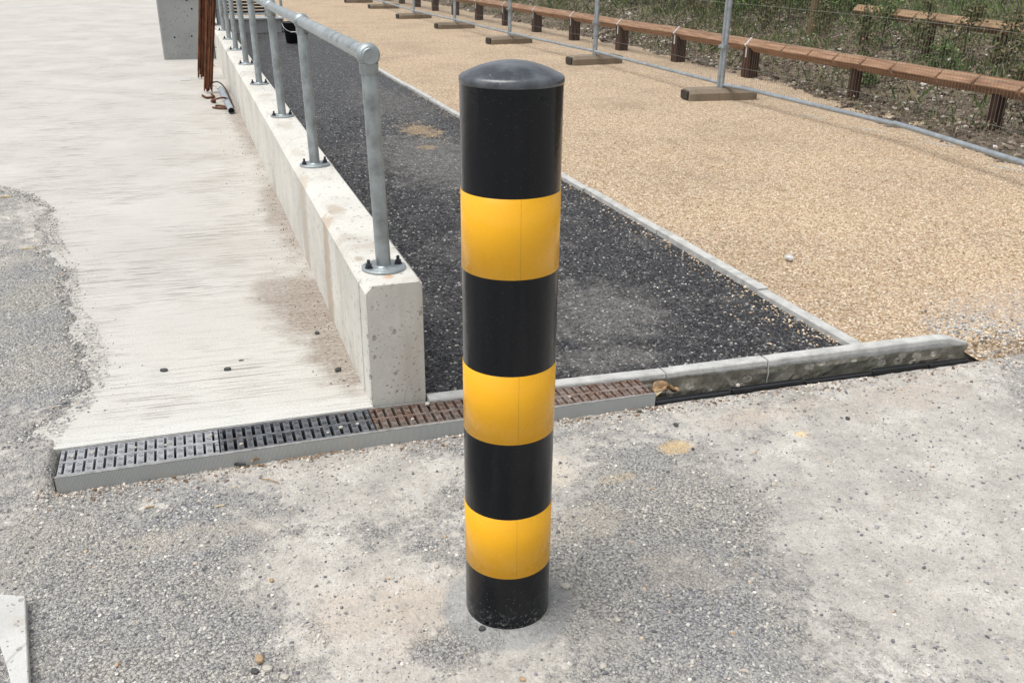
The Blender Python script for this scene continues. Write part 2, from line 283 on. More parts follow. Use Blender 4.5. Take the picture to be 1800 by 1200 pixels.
M = dict(yard=m_yard(), gold=m_gold(), tar=m_tar(), slab=m_slab(), kerb=m_kerb(), galv=m_galv(), soil=m_soil(),
    wall=m_conc('wall_concrete'), gwall=m_conc('grey_wall_concrete', (.31, .32, .315), (.22, .22, .22), .7), coping=m_conc('coping_concrete', (.55, .55, .53)),
    rim=m_simple('dark_nut_steel', (.045, .048, .055), .5, .4, 60, .4), black=m_paint('black_gloss_paint', (.0014, .0030, .0058), .18), yellow=m_paint('amber_reflective_film', (.86, .43, .012), .28, True), dome=m_dome(),
    hole=m_simple('hole_black', (.002, .002, .002), .7), plastic=m_simple('black_channel_plastic', (.016, .017, .019), .42, .3, 30), inner=m_simple('channel_inside', (.012, .012, .012), .9),
    g_silver=m_grate('galvanised_grating', (.24, .25, .265), (.42, .43, .445), .25, .55), g_dark=m_grate('dark_iron_grating', (.065, .072, .085), (.17, .18, .195), .3, .55, (.12, .085, .07)),
    g_rust=m_grate('rusty_grating', (.10, .08, .07), (.22, .18, .155), .15, .75, (.21, .13, .095)), g_rust2=m_grate('weathered_grating', (.16, .12, .10), (.30, .245, .215), .15, .7, (.26, .17, .13)),
    frame=m_frame(), lip=m_simple('frame_lip_steel', (.30, .30, .29), .55, .35, 40, .3),
    rust=m_wood('rusty_steel', (.055, .022, .012), (.19, .075, .035), (30, 30, 6)), mesh=m_simple('fence_tube_steel', (.33, .37, .40), .42, .25, 15, .45), wire=m_simple('fence_wire', (.26, .26, .24), .5, .2, 15, .2),
    foot=m_conc('fence_foot_concrete', (.235, .19, .14), (.12, .10, .07), .5), rubber=m_simple('foot_end_dark', (.04, .035, .028), .9, .4, 30),
    postw=m_wood('dark_timber', (.034, .018, .012), (.080, .042, .029), (22, 22, 2)), beamw=m_wood('orange_timber', (.19, .10, .06), (.42, .265, .165)), beamw2=m_wood('weathered_timber', (.19, .115, .062), (.40, .27, .165)),
    strap=m_simple('zinc_strap', (.60, .61, .60), .45, .12, 20, .25), bucket=m_simple('black_bucket_plastic', (.012, .013, .016), .45, .3, 10), steelw=m_simple('pale_wire', (.55, .56, .56), .4, .2, 20, .3),
    pipe=m_simple('grey_pipe', (.30, .34, .38), .4, .2, 20), cable=m_simple('black_cable', (.02, .02, .022), .5, .3, 20), slat=m_simple('dark_slats', (.018, .02, .022), .8, .4, 12),
    chip=m_simple('dark_stone', (.075, .078, .075), .8, .4, 90, bump=.002), pale=m_simple('pale_stone', (.50, .47, .41), .8, .25, 60, bump=.002), tan=m_simple('tan_stone', (.42, .30, .18), .8, .3, 60, bump=.002), stick=m_simple('pale_wood', (.52, .43, .28), .8, .25, 40, bump=.001),
    leaf=m_simple('dry_leaf', (.34, .22, .12), .8, .4, 60, bump=.002), twig=m_simple('twig_bark', (.085, .06, .042), .9, .35, 30), dryleaf=m_island('shrub_leaves', [(0, (.06, .075, .03)), (.5, (.12, .135, .055)), (.8, (.20, .17, .09)), (1, (.28, .21, .13))]),
    litter=m_island('dry_litter', [(0, (.06, .045, .03)), (.4, (.15, .12, .075)), (.65, (.29, .24, .16)), (.85, (.10, .16, .05)), (1, (.56, .50, .39))]),
    green=m_island('weed_leaves', [(0, (.04, .075, .022)), (.5, (.10, .155, .05)), (1, (.20, .25, .095))]), grassm=m_island('grass_blades', [(0, (.045, .085, .022)), (.55, (.10, .145, .045)), (.8, (.24, .22, .11)), (1, (.36, .31, .19))]),
    stake=m_wood('stake_wood', (.10, .068, .038), (.20, .15, .085), (50, 50, 4)),
    st_grey=m_island('loose_grey_gravel', [(0, (.13, .13, .14)), (.18, (.26, .26, .27)), (.45, (.42, .415, .40)), (.65, (.50, .48, .44)), (.85, (.58, .56, .515)), (.97, (.72, .69, .63)), (1, (.50, .34, .20))]),
    st_brown=m_island('brown_grit', [(0, (.12, .08, .055)), (.25, (.26, .18, .125)), (.45, (.38, .30, .23)), (.65, (.46, .44, .41)), (.85, (.62, .56, .47)), (1, (.80, .74, .66))]),
    st_gold=m_island('loose_golden_gravel', [(0, (.16, .11, .065)), (.10, (.35, .25, .155)), (.35, (.52, .385, .25)), (.6, (.61, .465, .315)), (.85, (.70, .57, .43)), (1, (.82, .75, .62))]),
    st_black=m_tar(True),
    st_soil=m_island('soil_debris', [(0, (.045, .03, .022)), (.4, (.10, .075, .055)), (.7, (.17, .13, .10)), (.86, (.28, .23, .17)), (.93, (.52, .48, .42)), (1, (.66, .63, .58))]))

# ------------------------------------------------------------ object helpers
def link(name, me, mat=None, parent=None, smooth=False):
    o = bpy.data.objects.new(name, me); COL.objects.link(o)
    if mat is not None: me.materials.append(mat)
    if parent is not None: o.parent = parent
    if smooth: me.polygons.foreach_set('use_smooth', [True]*len(me.polygons))
    return o
def tag(o, label=None, cat=None, group=None, kind=None):
    if label: o['label'] = label
    if cat: o['category'] = cat
    if group: o['group'] = group
    if kind: o['kind'] = kind
    return o
def empty(name, loc, label, cat, group=None):
    o = bpy.data.objects.new(name, None); COL.objects.link(o); o.location = loc; o.empty_display_size = .1
    return tag(o, label, cat, group)
class MB:
    """collects shapes in world coordinates; build() makes ONE mesh object"""
    def __init__(s): s.v = []; s.f = []; s.sm = []
    def add(s, v, f, sm=False):
        k = len(s.v); s.v += [tuple(a) for a in v]; s.f += [tuple(i+k for i in q) for q in f]; s.sm += [sm]*len(f)
    def hexa(s, c):      # 8 corners: bottom 4 then top 4 (ccw)
        s.add(c, [(3, 2, 1, 0), (4, 5, 6, 7), (0, 1, 5, 4), (1, 2, 6, 5), (2, 3, 7, 6), (3, 0, 4, 7)])
    def box(s, a, b):
        x0, y0, z0 = a; x1, y1, z1 = b
        s.hexa([(x0, y0, z0), (x1, y0, z0), (x1, y1, z0), (x0, y1, z0), (x0, y0, z1), (x1, y0, z1), (x1, y1, z1), (x0, y1, z1)])
    def tube(s, pts, r, n=10, cap=True):
        pts = [Vector(p) for p in pts]; rs = r if isinstance(r, (list, tuple)) else [r]*len(pts)
        v = []; up = None
        for i, p in enumerate(pts):
            t = (pts[min(i+1, len(pts)-1)]-pts[max(i-1, 0)]).normalized()
            if up is None: up = Vector((0, 0, 1)) if abs(t.z) < .9 else Vector((1, 0, 0))
            a = t.cross(up).normalized(); b = a.cross(t).normalized(); up = b
            for k in range(n):
                q = 2*pi*k/n; v.append(p+a*cos(q)*rs[i]+b*sin(q)*rs[i])
        f = [(i*n+k, (i+1)*n+k, (i+1)*n+(k+1) % n, i*n+(k+1) % n) for i in range(len(pts)-1) for k in range(n)]
        s.add(v, f, True)
        if cap: s.add(v[:n], [tuple(range(n))]); s.add(v[-n:], [tuple(range(n-1, -1, -1))])
    def lathe(s, c, prof, n=32, ax='z', caps=False, sm=True):
        v = []
        for r, h in prof:
            for k in range(n):
                q = 2*pi*k/n
                v.append((c[0]+r*cos(q), c[1]+r*sin(q), c[2]+h) if ax == 'z' else (c[0]+r*cos(q), c[1]-h, c[2]+r*sin(q)))
        f = [(i*n+k, i*n+(k+1) % n, (i+1)*n+(k+1) % n, (i+1)*n+k) for i in range(len(prof)-1) for k in range(n)]
        s.add(v, f, sm)
    def build(s, name, mat, parent=None):
        me = bpy.data.meshes.new(name)
        off = Vector((0, 0, 0))
        if parent is not None:
            p = parent
            while p is not None: off += p.location; p = p.parent
        me.from_pydata([(a[0]-off.x, a[1]-off.y, a[2]-off.z) for a in s.v], [], s.f)
        me.polygons.foreach_set('use_smooth', s.sm); me.update()
        return link(name, me, mat, parent)
def bevel(o, w, seg=1, ang=30):
    bm = bmesh.new(); bm.from_mesh(o.data); bmesh.ops.remove_doubles(bm, verts=bm.verts, dist=1e-6)
    es = [e for e in bm.edges if len(e.link_faces) == 2 and e.calc_face_angle(0) > radians(ang)]
    bmesh.ops.bevel(bm, geom=es, offset=w, segments=seg, profile=.6, affect='EDGES'); bm.to_mesh(o.data); bm.free(); return o
def grid(name, X, Y, Z, mat, extra=None):
    """X,Y,Z 2-D arrays -> one sheet (extra: more such triples joined in)"""
    V = []; Fc = []; k = 0
    for (x, y, z) in [(X, Y, Z)]+(extra or []):
        r, c = x.shape; V.append(np.stack([x, y, z], -1).reshape(-1, 3))
        i = np.arange(r*c).reshape(r, c)+k; Fc.append(np.stack([i[:-1, :-1], i[:-1, 1:], i[1:, 1:], i[1:, :-1]], -1).reshape(-1, 4)); k += r*c
    V = np.concatenate(V); Fc = np.concatenate(Fc)
    return fast(name, V, Fc, mat, True)
def fast(name, V, Fc, mat, smooth=False):
    me = bpy.data.meshes.new(name); n = Fc.shape[1]
    me.vertices.add(len(V)); me.vertices.foreach_set('co', V.astype(np.float32).ravel())
    me.loops.add(Fc.size); me.loops.foreach_set('vertex_index', Fc.astype(np.int32).ravel())
    me.polygons.add(len(Fc)); me.polygons.foreach_set('loop_start', (np.arange(len(Fc))*n).astype(np.int32))
    me.polygons.foreach_set('use_smooth', np.full(len(Fc), smooth)); me.update(calc_edges=True); me.validate()
    return link(name, me, mat)
# stone shapes
_bm = bmesh.new(); bmesh.ops.create_icosphere(_bm, subdivisions=1, radius=1); ICO = np.array([v.co[:] for v in _bm.verts]); ICF = np.array([[v.index for v in f.verts] for f in _bm.faces]); _bm.free()
VAR = [ICO*(1+RNG.uniform(-.32, .32, (len(ICO), 1)))*np.array([1, RNG.uniform(.6, .95), RNG.uniform(.42, .75)]) for _ in range(14)]
def stones(P, R, flat=1., small=False):
    n = len(P); V = np.array(VAR2 if small else VAR)[RNG.randint(0, 14, n)]; FF = OCF if small else ICF; NV = 6 if small else len(ICO); V = V*np.array([1, 1, flat])
    a = RNG.uniform(0, 2*pi, n); t = RNG.normal(0, .35, n)
    ca, sa, ct, st = cos_(a), sin_(a), cos_(t), sin_(t)
    x, y, z = V[..., 0], V[..., 1], V[..., 2]
    y, z = y*ct[:, None]-z*st[:, None], y*st[:, None]+z*ct[:, None]
    x, y = x*ca[:, None]-y*sa[:, None], x*sa[:, None]+y*ca[:, None]
    V = np.stack([x, y, z], -1)*R[:, None, None]+P[:, None, :]
    Fc = FF[None]+(np.arange(n)*NV)[:, None, None]
    return V.reshape(-1, 3), Fc.reshape(-1, 3)
cos_, sin_ = np.cos, np.sin
def stone_obj(name, P, R, mat, flat=1.):
    V, Fc = stones(P, R, flat); return fast(name, V, Fc, mat)

# ------------------------------------------------------------ site lines
def yF(x): return np.interp(x, [-.46, .4, 1.3, 1.8, 2.65], [2.335, 2.318, 2.287, 2.268, 2.232])      # ground side of the drain
def yB(x): return np.interp(x, [-.46, .42, 1.3, 1.75, 2.65], [2.492, 2.470, 2.405, 2.368, 2.305])    # far side of the drain
def yK(x): return yB(x)+.050                                                                       # back of the front kerb
def xP(y): return np.interp(y, [2.45, 2.6, 2.75, 2.95, 3.15, 3.45, 3.65, 4.17, 4.65, 5.2, 5.6, 5.85, 6.0], [-.455, -.45, -.385, -.347, -.357, -.42, -.483, -.534, -.645, -.71, -.868, -1.07, -2.2])
DX0, DX1, KX1 = -.445, 1.285, 2.62

def hG(x, y):
    return -.006+.006*fb(x, y, 3, 21)+.004*fb(x, y, 14, 22)+.003*vn(x, y, 70, 23)-.010*sst(2.5, 2.3, y)+.040*np.exp(-((x-2.66)**2/.016+(y-2.32)**2/.008))*(1+vn(x, y, 25, 24))
def xE(y): return np.interp(y, [0, 4.0, 4.9, 6.8, 8.8, 14, 30], [4.8, 4.95, 5.1, 5.4, 5.85, 6.05, 6.2])
def yG(x): return yK(x)*(1-sst(2.50, 2.60, x))+(yF(x)-.02)*sst(2.50, 2.60, x)-.004*0
# ------------------------------------------------------------ ground (yard of stone dust)
PALE = [(1.75, 1.75, .42, .45), (1.45, 1.38, .35, .4), (2.1, 1.5, .5, .35), (.10, 1.86, .13, .6), (.16, 1.36, .13, .6), (.30, 1.62, .18, .5), (.42, 2.1, .16, .45), (.78, 2.02, .18, .6), (.97, 1.52, .1, .4), (.55, 1.25, .15, .3), (2.2, 2.05, .4, .25), (-.35, 2.6, .12, .5), (.2, 2.15, .14, .35), (1.35, 2.1, .2, .2)]
GREY = [(-.15, 1.98, .22, .5), (-.3, 1.7, .3, .5), (-.1, 1.5, .2, .4), (1.05, 1.72, .24, .5), (.86, 1.42, .18, .6), (.38, 1.45, .08, .6), (1.1, 1.98, .18, .35), (.70, 1.62, .10, .5), (.62, 1.2, .12, .3), (-.9, 3.7, .6, .45), (-.6, 3.1, .25, .4), (.42, 1.75, .07, .4)]
def dustf(x, y):
    D = .53+.30*fb(x, y, 3.2, 101, 5)+.20*fb(x, y, 14, 104, 4)
    for L, sg in ((PALE, 1), (GREY, -1)):
        for (a, b, r_, k) in L: D = D+sg*k*np.exp(-(((x-a)**2+(y-b)**2)/(r_*r_))*(1+.8*fb(x, y, 7, 107)))*.75
    return D
def hA(x, y):
    h = -.044+.004*fb(x, y, 5, 1)+.0035*fb(x, y, 22, 2)+.0022*vn(x, y, 80, 3)
    q = np.clip(np.hypot(x-.534, y-1.53)/.16, 0, 1)**3; h = -.044+(h+.044)*q
    h = h+.030*sst(2.55, 3.2, x)*sst(1.9, 2.3, y)
    lf = sst(-.435, -.475, x)*sst(2.22, 2.50, y); h = h+.056*lf
    r = np.hypot(x-.534, y-1.53); h = h+.007*np.exp(-np.maximum(r-.09, 0)**2/.0012)
    return h
xs = np.concatenate([np.linspace(-14, -1.3, 30), np.arange(-1.28, 3.6, .011), np.linspace(3.65, 30, 30)])
ts = np.concatenate([np.linspace(-.999, .1, 12)*0+np.linspace(-14, .6, 12), np.linspace(.62, 1, 200)*0])[:12]
Y0 = np.linspace(.7, 1, 170)
rows = []
for i in range(12): rows.append(np.full_like(xs, np.linspace(-14, .55, 12)[i]))
yf = yF(xs)-.004+.004*vn(xs, xs*0, 40, 4)
for t in np.linspace(0, 1, 170): rows.append(.62+(yf-.62)*t)
Y = np.array(rows); X = np.tile(xs, (len(rows), 1)); Z = hA(X, Y)
inD = (xs > DX0-.005) & (xs < KX1)
lipY = Y[-1]+.003; lipZ = np.where(inD, -.20, Z[-1])
X = np.vstack([X, xs]); Y = np.vstack([Y, lipY]); Z = np.vstack([Z, lipZ])
# left patch lying over the slab
ys2 = np.concatenate([np.arange(2.30, 6.1, .014)]); sx = np.linspace(0, 1, 130)
X2 = []; Y2 = []; Z2 = []
for y in ys2:
    xb = xP(y)+.06*float(fb(y, 0, 5, 6)); xr = DX0-.004 if y < 2.50 else max(xb, -4)
    x = -5+(xr+.05+5)*(1-(1-sx)**1.0) if False else np.interp(sx, [0, .15, 1], [-5, -1.5, xr+.05 if y >= 2.50 else xr])
    e = sst(0, .10, xb-x+.05*fb(x, y+0*x, 16, 7)) if y >= 2.50 else np.ones_like(x)
    h = hA(x, y+0*x); h2 = -.012+.026*e+.006*fb(x, y+0*x, 22, 8)+.003*vn(x, y+0*x, 80, 3)
    k = sst(2.5, 2.62, y); X2.append(x); Y2.append(y+0*x); Z2.append(h*(1-k)+h2*k)
X2, Y2, Z2 = map(np.array, (X2, Y2, Z2))
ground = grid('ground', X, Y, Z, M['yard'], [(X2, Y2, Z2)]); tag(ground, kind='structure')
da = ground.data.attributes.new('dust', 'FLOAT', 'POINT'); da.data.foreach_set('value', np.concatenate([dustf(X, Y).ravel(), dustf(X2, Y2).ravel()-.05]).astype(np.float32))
# far base sheet that reaches the horizon
gx = np.linspace(-150, 200, 8); gy = np.linspace(-120, 300, 8); BX, BY = np.meshgrid(gx, gy)
tag(grid('terrain', BX, BY, np.full_like(BX, -.26), M['soil']), kind='structure')

# ------------------------------------------------------------ concrete ramp
slab = MB(); xa = np.linspace(-9, .425, 40)
for i in range(39):
    x0, x1 = xa[i], xa[i+1]; y0, y1 = float(yB(x0))+.002, float(yB(x1))+.002
    slab.add([(x0, y0, 0), (x1, y1, 0), (x1, 34, 0), (x0, 34, 0), (x0, y0, -.2), (x1, y1, -.2)], [(0, 1, 2, 3), (4, 5, 1, 0)])
tag(slab.build('concrete_ramp', M['slab']), kind='structure')

# ------------------------------------------------------------ asphalt and golden gravel
def hT(x, y): return -.020+.004*fb(x, y, 4, 11)+.0035*vn(x, y, 60, 12)
xs = np.linspace(.58, 2.15, 130); yy = np.concatenate([np.linspace(0, .9, 110), np.linspace(.95, 14.0, 120)])
X = np.tile(xs, (len(yy), 1)); Y = yK(X)-.004+yy[:, None]
tag(grid('asphalt_path', X, Y, hT(X, Y), M['tar']), kind='structure')
sx = np.linspace(0, 1, 330)**1.15; yy = np.concatenate([np.linspace(0, 2, 190), np.linspace(2.02, 32, 190)])
X = 2.183+4.6*np.tile(sx, (len(yy), 1)); Y = yG(X)-.003+yy[:, None]
gsh = (X, Y, hG(X, Y)-.045*sst(.07, 0, Y-yG(X))*sst(2.48, 2.56, X))
X3, Y3 = np.meshgrid(np.linspace(-.2, 2.2, 60), np.linspace(16.42, 34, 90)); 
tag(grid('gravel_path', *gsh, M['gold'], [(X3, Y3, hG(X3, Y3))]), kind='structure')
# ------------------------------------------------------------ soil bank
def hS(x, y):
    e = sst(-.05, .35, x-xE(y)+.25*fb(x, y, 2.5, 31))
    r = np.clip(x-6.4, 0, 30)*.105
    return -.05+e*(.062+.05*fb(x, y, 2.2, 32)+.035*fb(x, y, 8, 33)+.02*fb(x, y, 26, 34, 2))+r
sx = np.concatenate([np.linspace(0, .45, 260), np.linspace(.455, 1, 160)]); yy = np.concatenate([np.linspace(2.0, 12, 330), np.linspace(12.1, 60, 160)])
X, Y = np.meshgrid(4.9+sx*26, yy)
tag(grid('soil_bank', X, Y, hS(X, Y), M['soil']), kind='structure')

# ------------------------------------------------------------ loose stones
def keep_path(x, y, t): return np.ones_like(x, bool)
OCT = np.array([(1, 0, 0), (0, 1, 0), (-1, 0, 0), (0, -1, 0), (0, 0, 1), (0, 0, -1)], float); OCF = np.array([(0, 1, 4), (1, 2, 4), (2, 3, 4), (3, 0, 4), (1, 0, 5), (2, 1, 5), (3, 2, 5), (0, 3, 5)])
VAR2 = [OCT*(1+RNG.uniform(-.3, .3, (6, 1)))*np.array([1, RNG.uniform(.6, 1), RNG.uniform(.5, .8)]) for _ in range(14)]
def scatter(name, n, xr, yr, hf, r0, r1, mat, mask=None, label=None, cat=None, flat=1., sink=.25, pw=2.2, small=False):
    x = RNG.uniform(*xr, n); y = RNG.uniform(*yr, n)
    k = mask(x, y) if mask else np.ones(n, bool); x, y = x[k], y[k]
    R = r0+(r1-r0)*RNG.rand(len(x))**pw
    P = np.stack([x, y, hf(x, y)+R*sink], -1)
    V, Fc = stones(P, R, flat, small); return tag(fast(name, V, Fc, mat), label, cat, kind='stuff')
def dens(x, y, f, s, lo, hi): return RNG.rand(len(x)) < sst(lo, hi, fb(x, y, f, s))*.93+.07
mA = lambda x, y: (y < yF(x)-.012) & (np.hypot(x-.534, y-1.53) > .097) & (RNG.rand(len(x)) < .24+.50*sst(.70, .22, dustf(x, y)+.9*fb(x, y, 14, 47)))*(np.hypot(x-.534, y-1.53) > .15+.1*RNG.rand(len(x)))
scatter('fine_gravel', 170000, (-.75, 3.1), (.85, 2.33), hA, .0009, .0026, M['st_grey'], lambda x, y: (y < yF(x)-.012) & (np.hypot(x-.534, y-1.53) > .094) & (RNG.rand(len(x)) < .38+.45*sst(.66, .25, dustf(x, y)+.3*fb(x, y, 30, 46))), 'fine grey and buff grit covering the dusty yard', 'gravel', small=True)
scatter('loose_gravel', 52000, (-.75, 3.1), (.85, 2.33), hA, .0012, .0058, M['st_grey'], mA, 'small grey and buff stones strewn over the dusty yard', 'gravel', pw=2.0)
def near_drain(x, y): return (y < yF(x)-.010) & (RNG.rand(len(x)) < np.exp(-(yF(x)-y)/.028)*(.45+.8*np.clip(fb(x, y, 5, 48)+.4, 0, 1)))
scatter('drain_edge_gravel', 30000, (-.5, 2.7), (2.05, 2.33), hA, .0016, .0068, M['st_brown'], near_drain, 'brown and buff grit gathered along the front of the drain', 'gravel')
scatter('kerb_end_grit', 9000, (2.45, 3.3), (2.2, 2.9), lambda x, y: hG(x, y)-.045*sst(.07, 0, y-yG(x)), .002, .008, M['st_grey'], lambda x, y: (y > yG(x)+.01) & (x > 2.5) & (RNG.rand(len(x)) < np.exp(-((x-2.7)**2/.04+(y-2.35)**2/.03))), 'grey grit heaped where the kerb runs out into the gravel', 'gravel')
def hL(x, y): return np.full_like(x, .010)
mL = lambda x, y: (x < xP(y)-.0) & dens(x, y, 5, 43, -.6, .2)
scatter('spread_gravel', 70000, (-2.2, -.32), (2.5, 5.9), lambda x, y: .012+.003*fb(x, y, 22, 8), .0016, .006, M['st_grey'], mL, 'grey stones spread over the left part of the ramp', 'gravel', sink=.1)
mL2 = lambda x, y: (x > xP(y)-.05) & (RNG.rand(len(x)) < np.exp(-(x-xP(y))/.03)*.9)
scatter('stray_gravel', 16000, (-2.2, .1), (2.5, 5.9), lambda x, y: 0*x, .0012, .0045, M['st_grey'], mL2, 'stray stones at the ragged edge of the grey patch on the ramp', 'gravel')
mG = lambda x, y: (x > 2.19) & (y > yG(x)) & (x < xE(y)) & (RNG.rand(len(x)) < sst(9, 2.6, y)**1.3*(.55+.45*sst(-.3, .2, fb(x, y, 1.5, 44))))
scatter('golden_gravel', 150000, (2.185, 5.2), (2.2, 9), hG, .0022, .0064, M['st_gold'], mG, 'loose golden stones on the gravel path', 'gravel', pw=1.6, sink=0)
mT = lambda x, y: (y > yK(x)) & (x > .6) & (RNG.rand(len(x)) < sst(9, 2.6, y))
scatter('asphalt_stones', 90000, (.595, 2.135), (2.46, 9), hT, .0030, .0078, M['st_black'], mT, 'coarse black stones in the open asphalt surface', 'asphalt stones', pw=1.2, sink=-.05)
def mSp(x, y): return (y > yK(x)) & (RNG.rand(len(x)) < np.exp(-(2.135-x)/(.045+.05*np.clip(3.2-y, 0, 1)))*(.35+.6*sst(4.6, 2.6, y)))
scatter('spilled_gravel', 15000, (1.6, 2.137), (2.42, 9), lambda x, y: hT(x, y)+.002, .003, .007, M['st_gold'], mSp, 'golden stones spilled over the kerb onto the asphalt', 'gravel', sink=.3)
def mSp2(x, y): return RNG.rand(len(x)) < np.exp(-(((x-1.68)/.2)**2+((y-6.8)/.8)**2))*.35+.004
scatter('spilled_gravel', 6000, (.6, 2.13), (2.6, 9), lambda x, y: hT(x, y)+.002, .0025, .006, M['st_gold'], mSp2, 'golden stones scattered across the middle of the asphalt', 'gravel', sink=.3)
def mD(x, y): return (RNG.rand(len(x)) < np.exp(-(.42-x)/.06)*sst(2.5, 2.7, y)) 
scatter('wall_foot_grit', 7000, (-.1, .415), (2.52, 8.5), lambda x, y: 0*x, .001, .004, M['st_soil'], mD, 'brown grit lying on the ramp along the foot of the low wall', 'grit')
mS = lambda x, y: (x > xE(y)-.1+.3*fb(x, y, 2.5, 31))
scatter('soil_debris', 26000, (5.1, 10.5), (4.2, 15), hS, .006, .034, M['st_soil'], mS, 'clods and broken pale flints on the rough soil bank', 'soil debris', pw=3.2, flat=.8)
mS2 = lambda x, y: (x > xE(y)-.1+.3*fb(x, y, 2.5, 31))
scatter('soil_debris', 9000, (5.6, 17), (12, 30), hS, .015, .05, M['st_soil'], mS2, 'far clods and flints on the soil bank behind the timber rail', 'soil debris', pw=3)

# ------------------------------------------------------------ low concrete wall
WX0, WX1, WY0, WY1, WT = .421, .594, 2.484, 16.3, .384
w = MB(); prof = [(WX0, -.2), (WX1, -.2), (WX1, WT-.009), (WX1-.009, WT), (WX0+.022, WT), (WX0, WT-.023)]
yl = [WY0, WY0+.006]+list(np.linspace(WY0+.4, WY1, 40)); V = []
for i, y in enumerate(yl):
    k = .003 if i == 0 else 0
    for j, (x, z) in enumerate(prof):
        V.append((x+(k if x < .5 else -k), y, z-(k if z > 0 else 0)+.0015*float(vn(x*9, y, 3, 50+j))))
Fc = [tuple(range(5, -1, -1))]+[(i*6+j, i*6+(j+1) % 6, (i+1)*6+(j+1) % 6, (i+1)*6+j) for i in range(len(yl)-1) for j in range(6)]
Fc = [tuple(range(6))]+[q for q in Fc[1:]]
w.add(V, Fc); lw = w.build('low_wall', M['wall'])
bm = bmesh.new(); bm.from_mesh(lw.data); bmesh.ops.recalc_face_normals(bm, faces=bm.faces); bm.to_mesh(lw.data); bm.free()
tag(lw, 'long low concrete wall with chamfered top between ramp and asphalt', 'wall')

# ------------------------------------------------------------ handrail
PY = [2.627, 4.139, 5.496, 6.923, 8.189, 9.39, 10.55, 11.674, 12.656, 13.85, 15.1]; RX = .512
rail = empty('handrail', (RX, PY[0], WT), 'galvanised tubular handrail with ball joints bolted on the low wall', 'handrail')
RZ = lambda y: 1.008-.0085*(min(y, 6)-2.63); RTf = lambda y: RX-float(np.interp(y, [2.6, 4.14, 6], [.019, .011, .009]))
m = MB(); m.tube([(RTf(y), y, RZ(y)) for y in [PY[0]+.02]+PY[1:]+[15.9]], .0225, 24); m.build('rail', M['galv'], rail)
for i, y in enumerate(PY):
    z0 = WT+.009; zt = RZ(y); RT = RTf(y); lean = .004*((i*37) % 5-2)/2
    m = MB(); m.tube([(RX+lean, y, z0), (RT, y, zt-.02)], .0225, 24); p = m.build('post', M['galv'], rail)
    m = MB(); m.lathe((RX+lean, y, WT-.001), [(0, 0), (.064, 0), (.067, .002), (.067, .008), (.065, .0095), (.026, .0100), (.0225, .0145), (.0213, .016)], 40)
    m.build('base_plate', M['galv'], p)
    for s in (-1, 1):
        m = MB(); cx = RX+lean+s*.047; cy = y+.008*s
        m.lathe((cx, cy, WT+.009), [(0, 0), (.0125, 0), (.0125, .002), (.0095, .0022)], 16, sm=False)
        m.lathe((cx, cy, WT+.0112), [(.0095, 0), (.0095, .009), (.0085, .0105), (.005, .0105), (.005, .0215), (.004, .023), (0, .023)], 6, sm=False)
        m.build('bolt', M['rim'], p)
    m = MB(); R_ = .0335
    m.lathe((RT, y, zt), [(R_*sin(a), R_*cos(a)) for a in np.linspace(0.001, pi-.001, 15)][::-1], 28)
    m.lathe((RT+.0008, y, zt-.052), [(.0230, 0), (.0262, .0015), (.0268, .030)], 28)
    b = m.build('ball_joint', M['galv'], rail)
    if i == 0:
        m = MB(); m.lathe((RT, y, zt), [(.0262, .0190), (.0262, .0235), (.0240, .0250), (.0225, .0250), (.0225, .0365), (.0210, .0385), (.0001, .0388)], 36, ax='y', sm=False); m.build('end_cap', M['galv'], b)

# ------------------------------------------------------------ bollard
BC = (.534, 1.531, 0); BR = .0902
bol = empty('bollard', (BC[0], BC[1], -.04), 'black steel bollard with three amber reflective bands and domed cap', 'bollard')
m = MB(); m.lathe(BC, [(BR, -.08), (BR, 1.070)], 96); body = m.build('post_body', M['black'], bol)
for (z0, z1) in ((.741, .887), (.407, .551), (.093, .236)):
    m = MB(); m.lathe(BC, [(BR+.0002, z0-.0002), (BR+.0006, z0), (BR+.0006, z1), (BR+.0002, z1+.0002)], 96); m.build('reflective_band', M['yellow'], bol)
m = MB(); prof = [(BR-.001, 1.069), (BR+.0007, 1.071), (BR+.0013, 1.0755), (BR+.0006, 1.081), (BR-.0028, 1.0845), (BR-.007, 1.0862)]
for t in np.linspace(.08, 1, 16):
    r = (BR-.007)*(1-t); prof.append((max(r, .0001), 1.0862+.0215*(1-(r/(BR-.007))**2)))
m.lathe(BC, prof, 96); cap = m.build('domed_cap', M['dome'], bol)
ha = radians(-72)
hx, hy = BC[0]+BR*cos(ha), BC[1]+BR*sin(ha); nx, ny = cos(ha), sin(ha)
def disc(r0, r1, d0, d1, z, mat, nm):
    m = MB(); v = []; n = 20
    for r, d in ((r0, d0), (r1, d1)):
        for k in range(n):
            q = 2*pi*k/n; a = r*cos(q); v.append((hx+nx*d-ny*a, hy+ny*d+nx*a, z+r*sin(q)))
    m.add(v, [(k, (k+1) % n, n+(k+1) % n, n+k) for k in range(n)], True)
    return m.build(nm, mat, bol)
m = MB(); v = []; n = 20
for r, d in ((.0001, .0009), (.0032, .0009), (.0046, .0016), (.0058, .0002)):
    for k in range(n):
        q = 2*pi*k/n; a = r*cos(q); v.append((hx+nx*d-ny*a, hy+ny*d+nx*a, 1.0535+r*sin(q)))
m.add(v[:2*n], [(k, (k+1) % n, n+(k+1) % n, n+k) for k in range(n)]); m.build('fixing_hole', M['hole'], bol)
m = MB(); m.add(v[n:], [(j*n+k, j*n+(k+1) % n, (j+1)*n+(k+1) % n, (j+1)*n+k) for j in range(2) for k in range(n)], True); m.build('hole_rim', M['black'], bol)

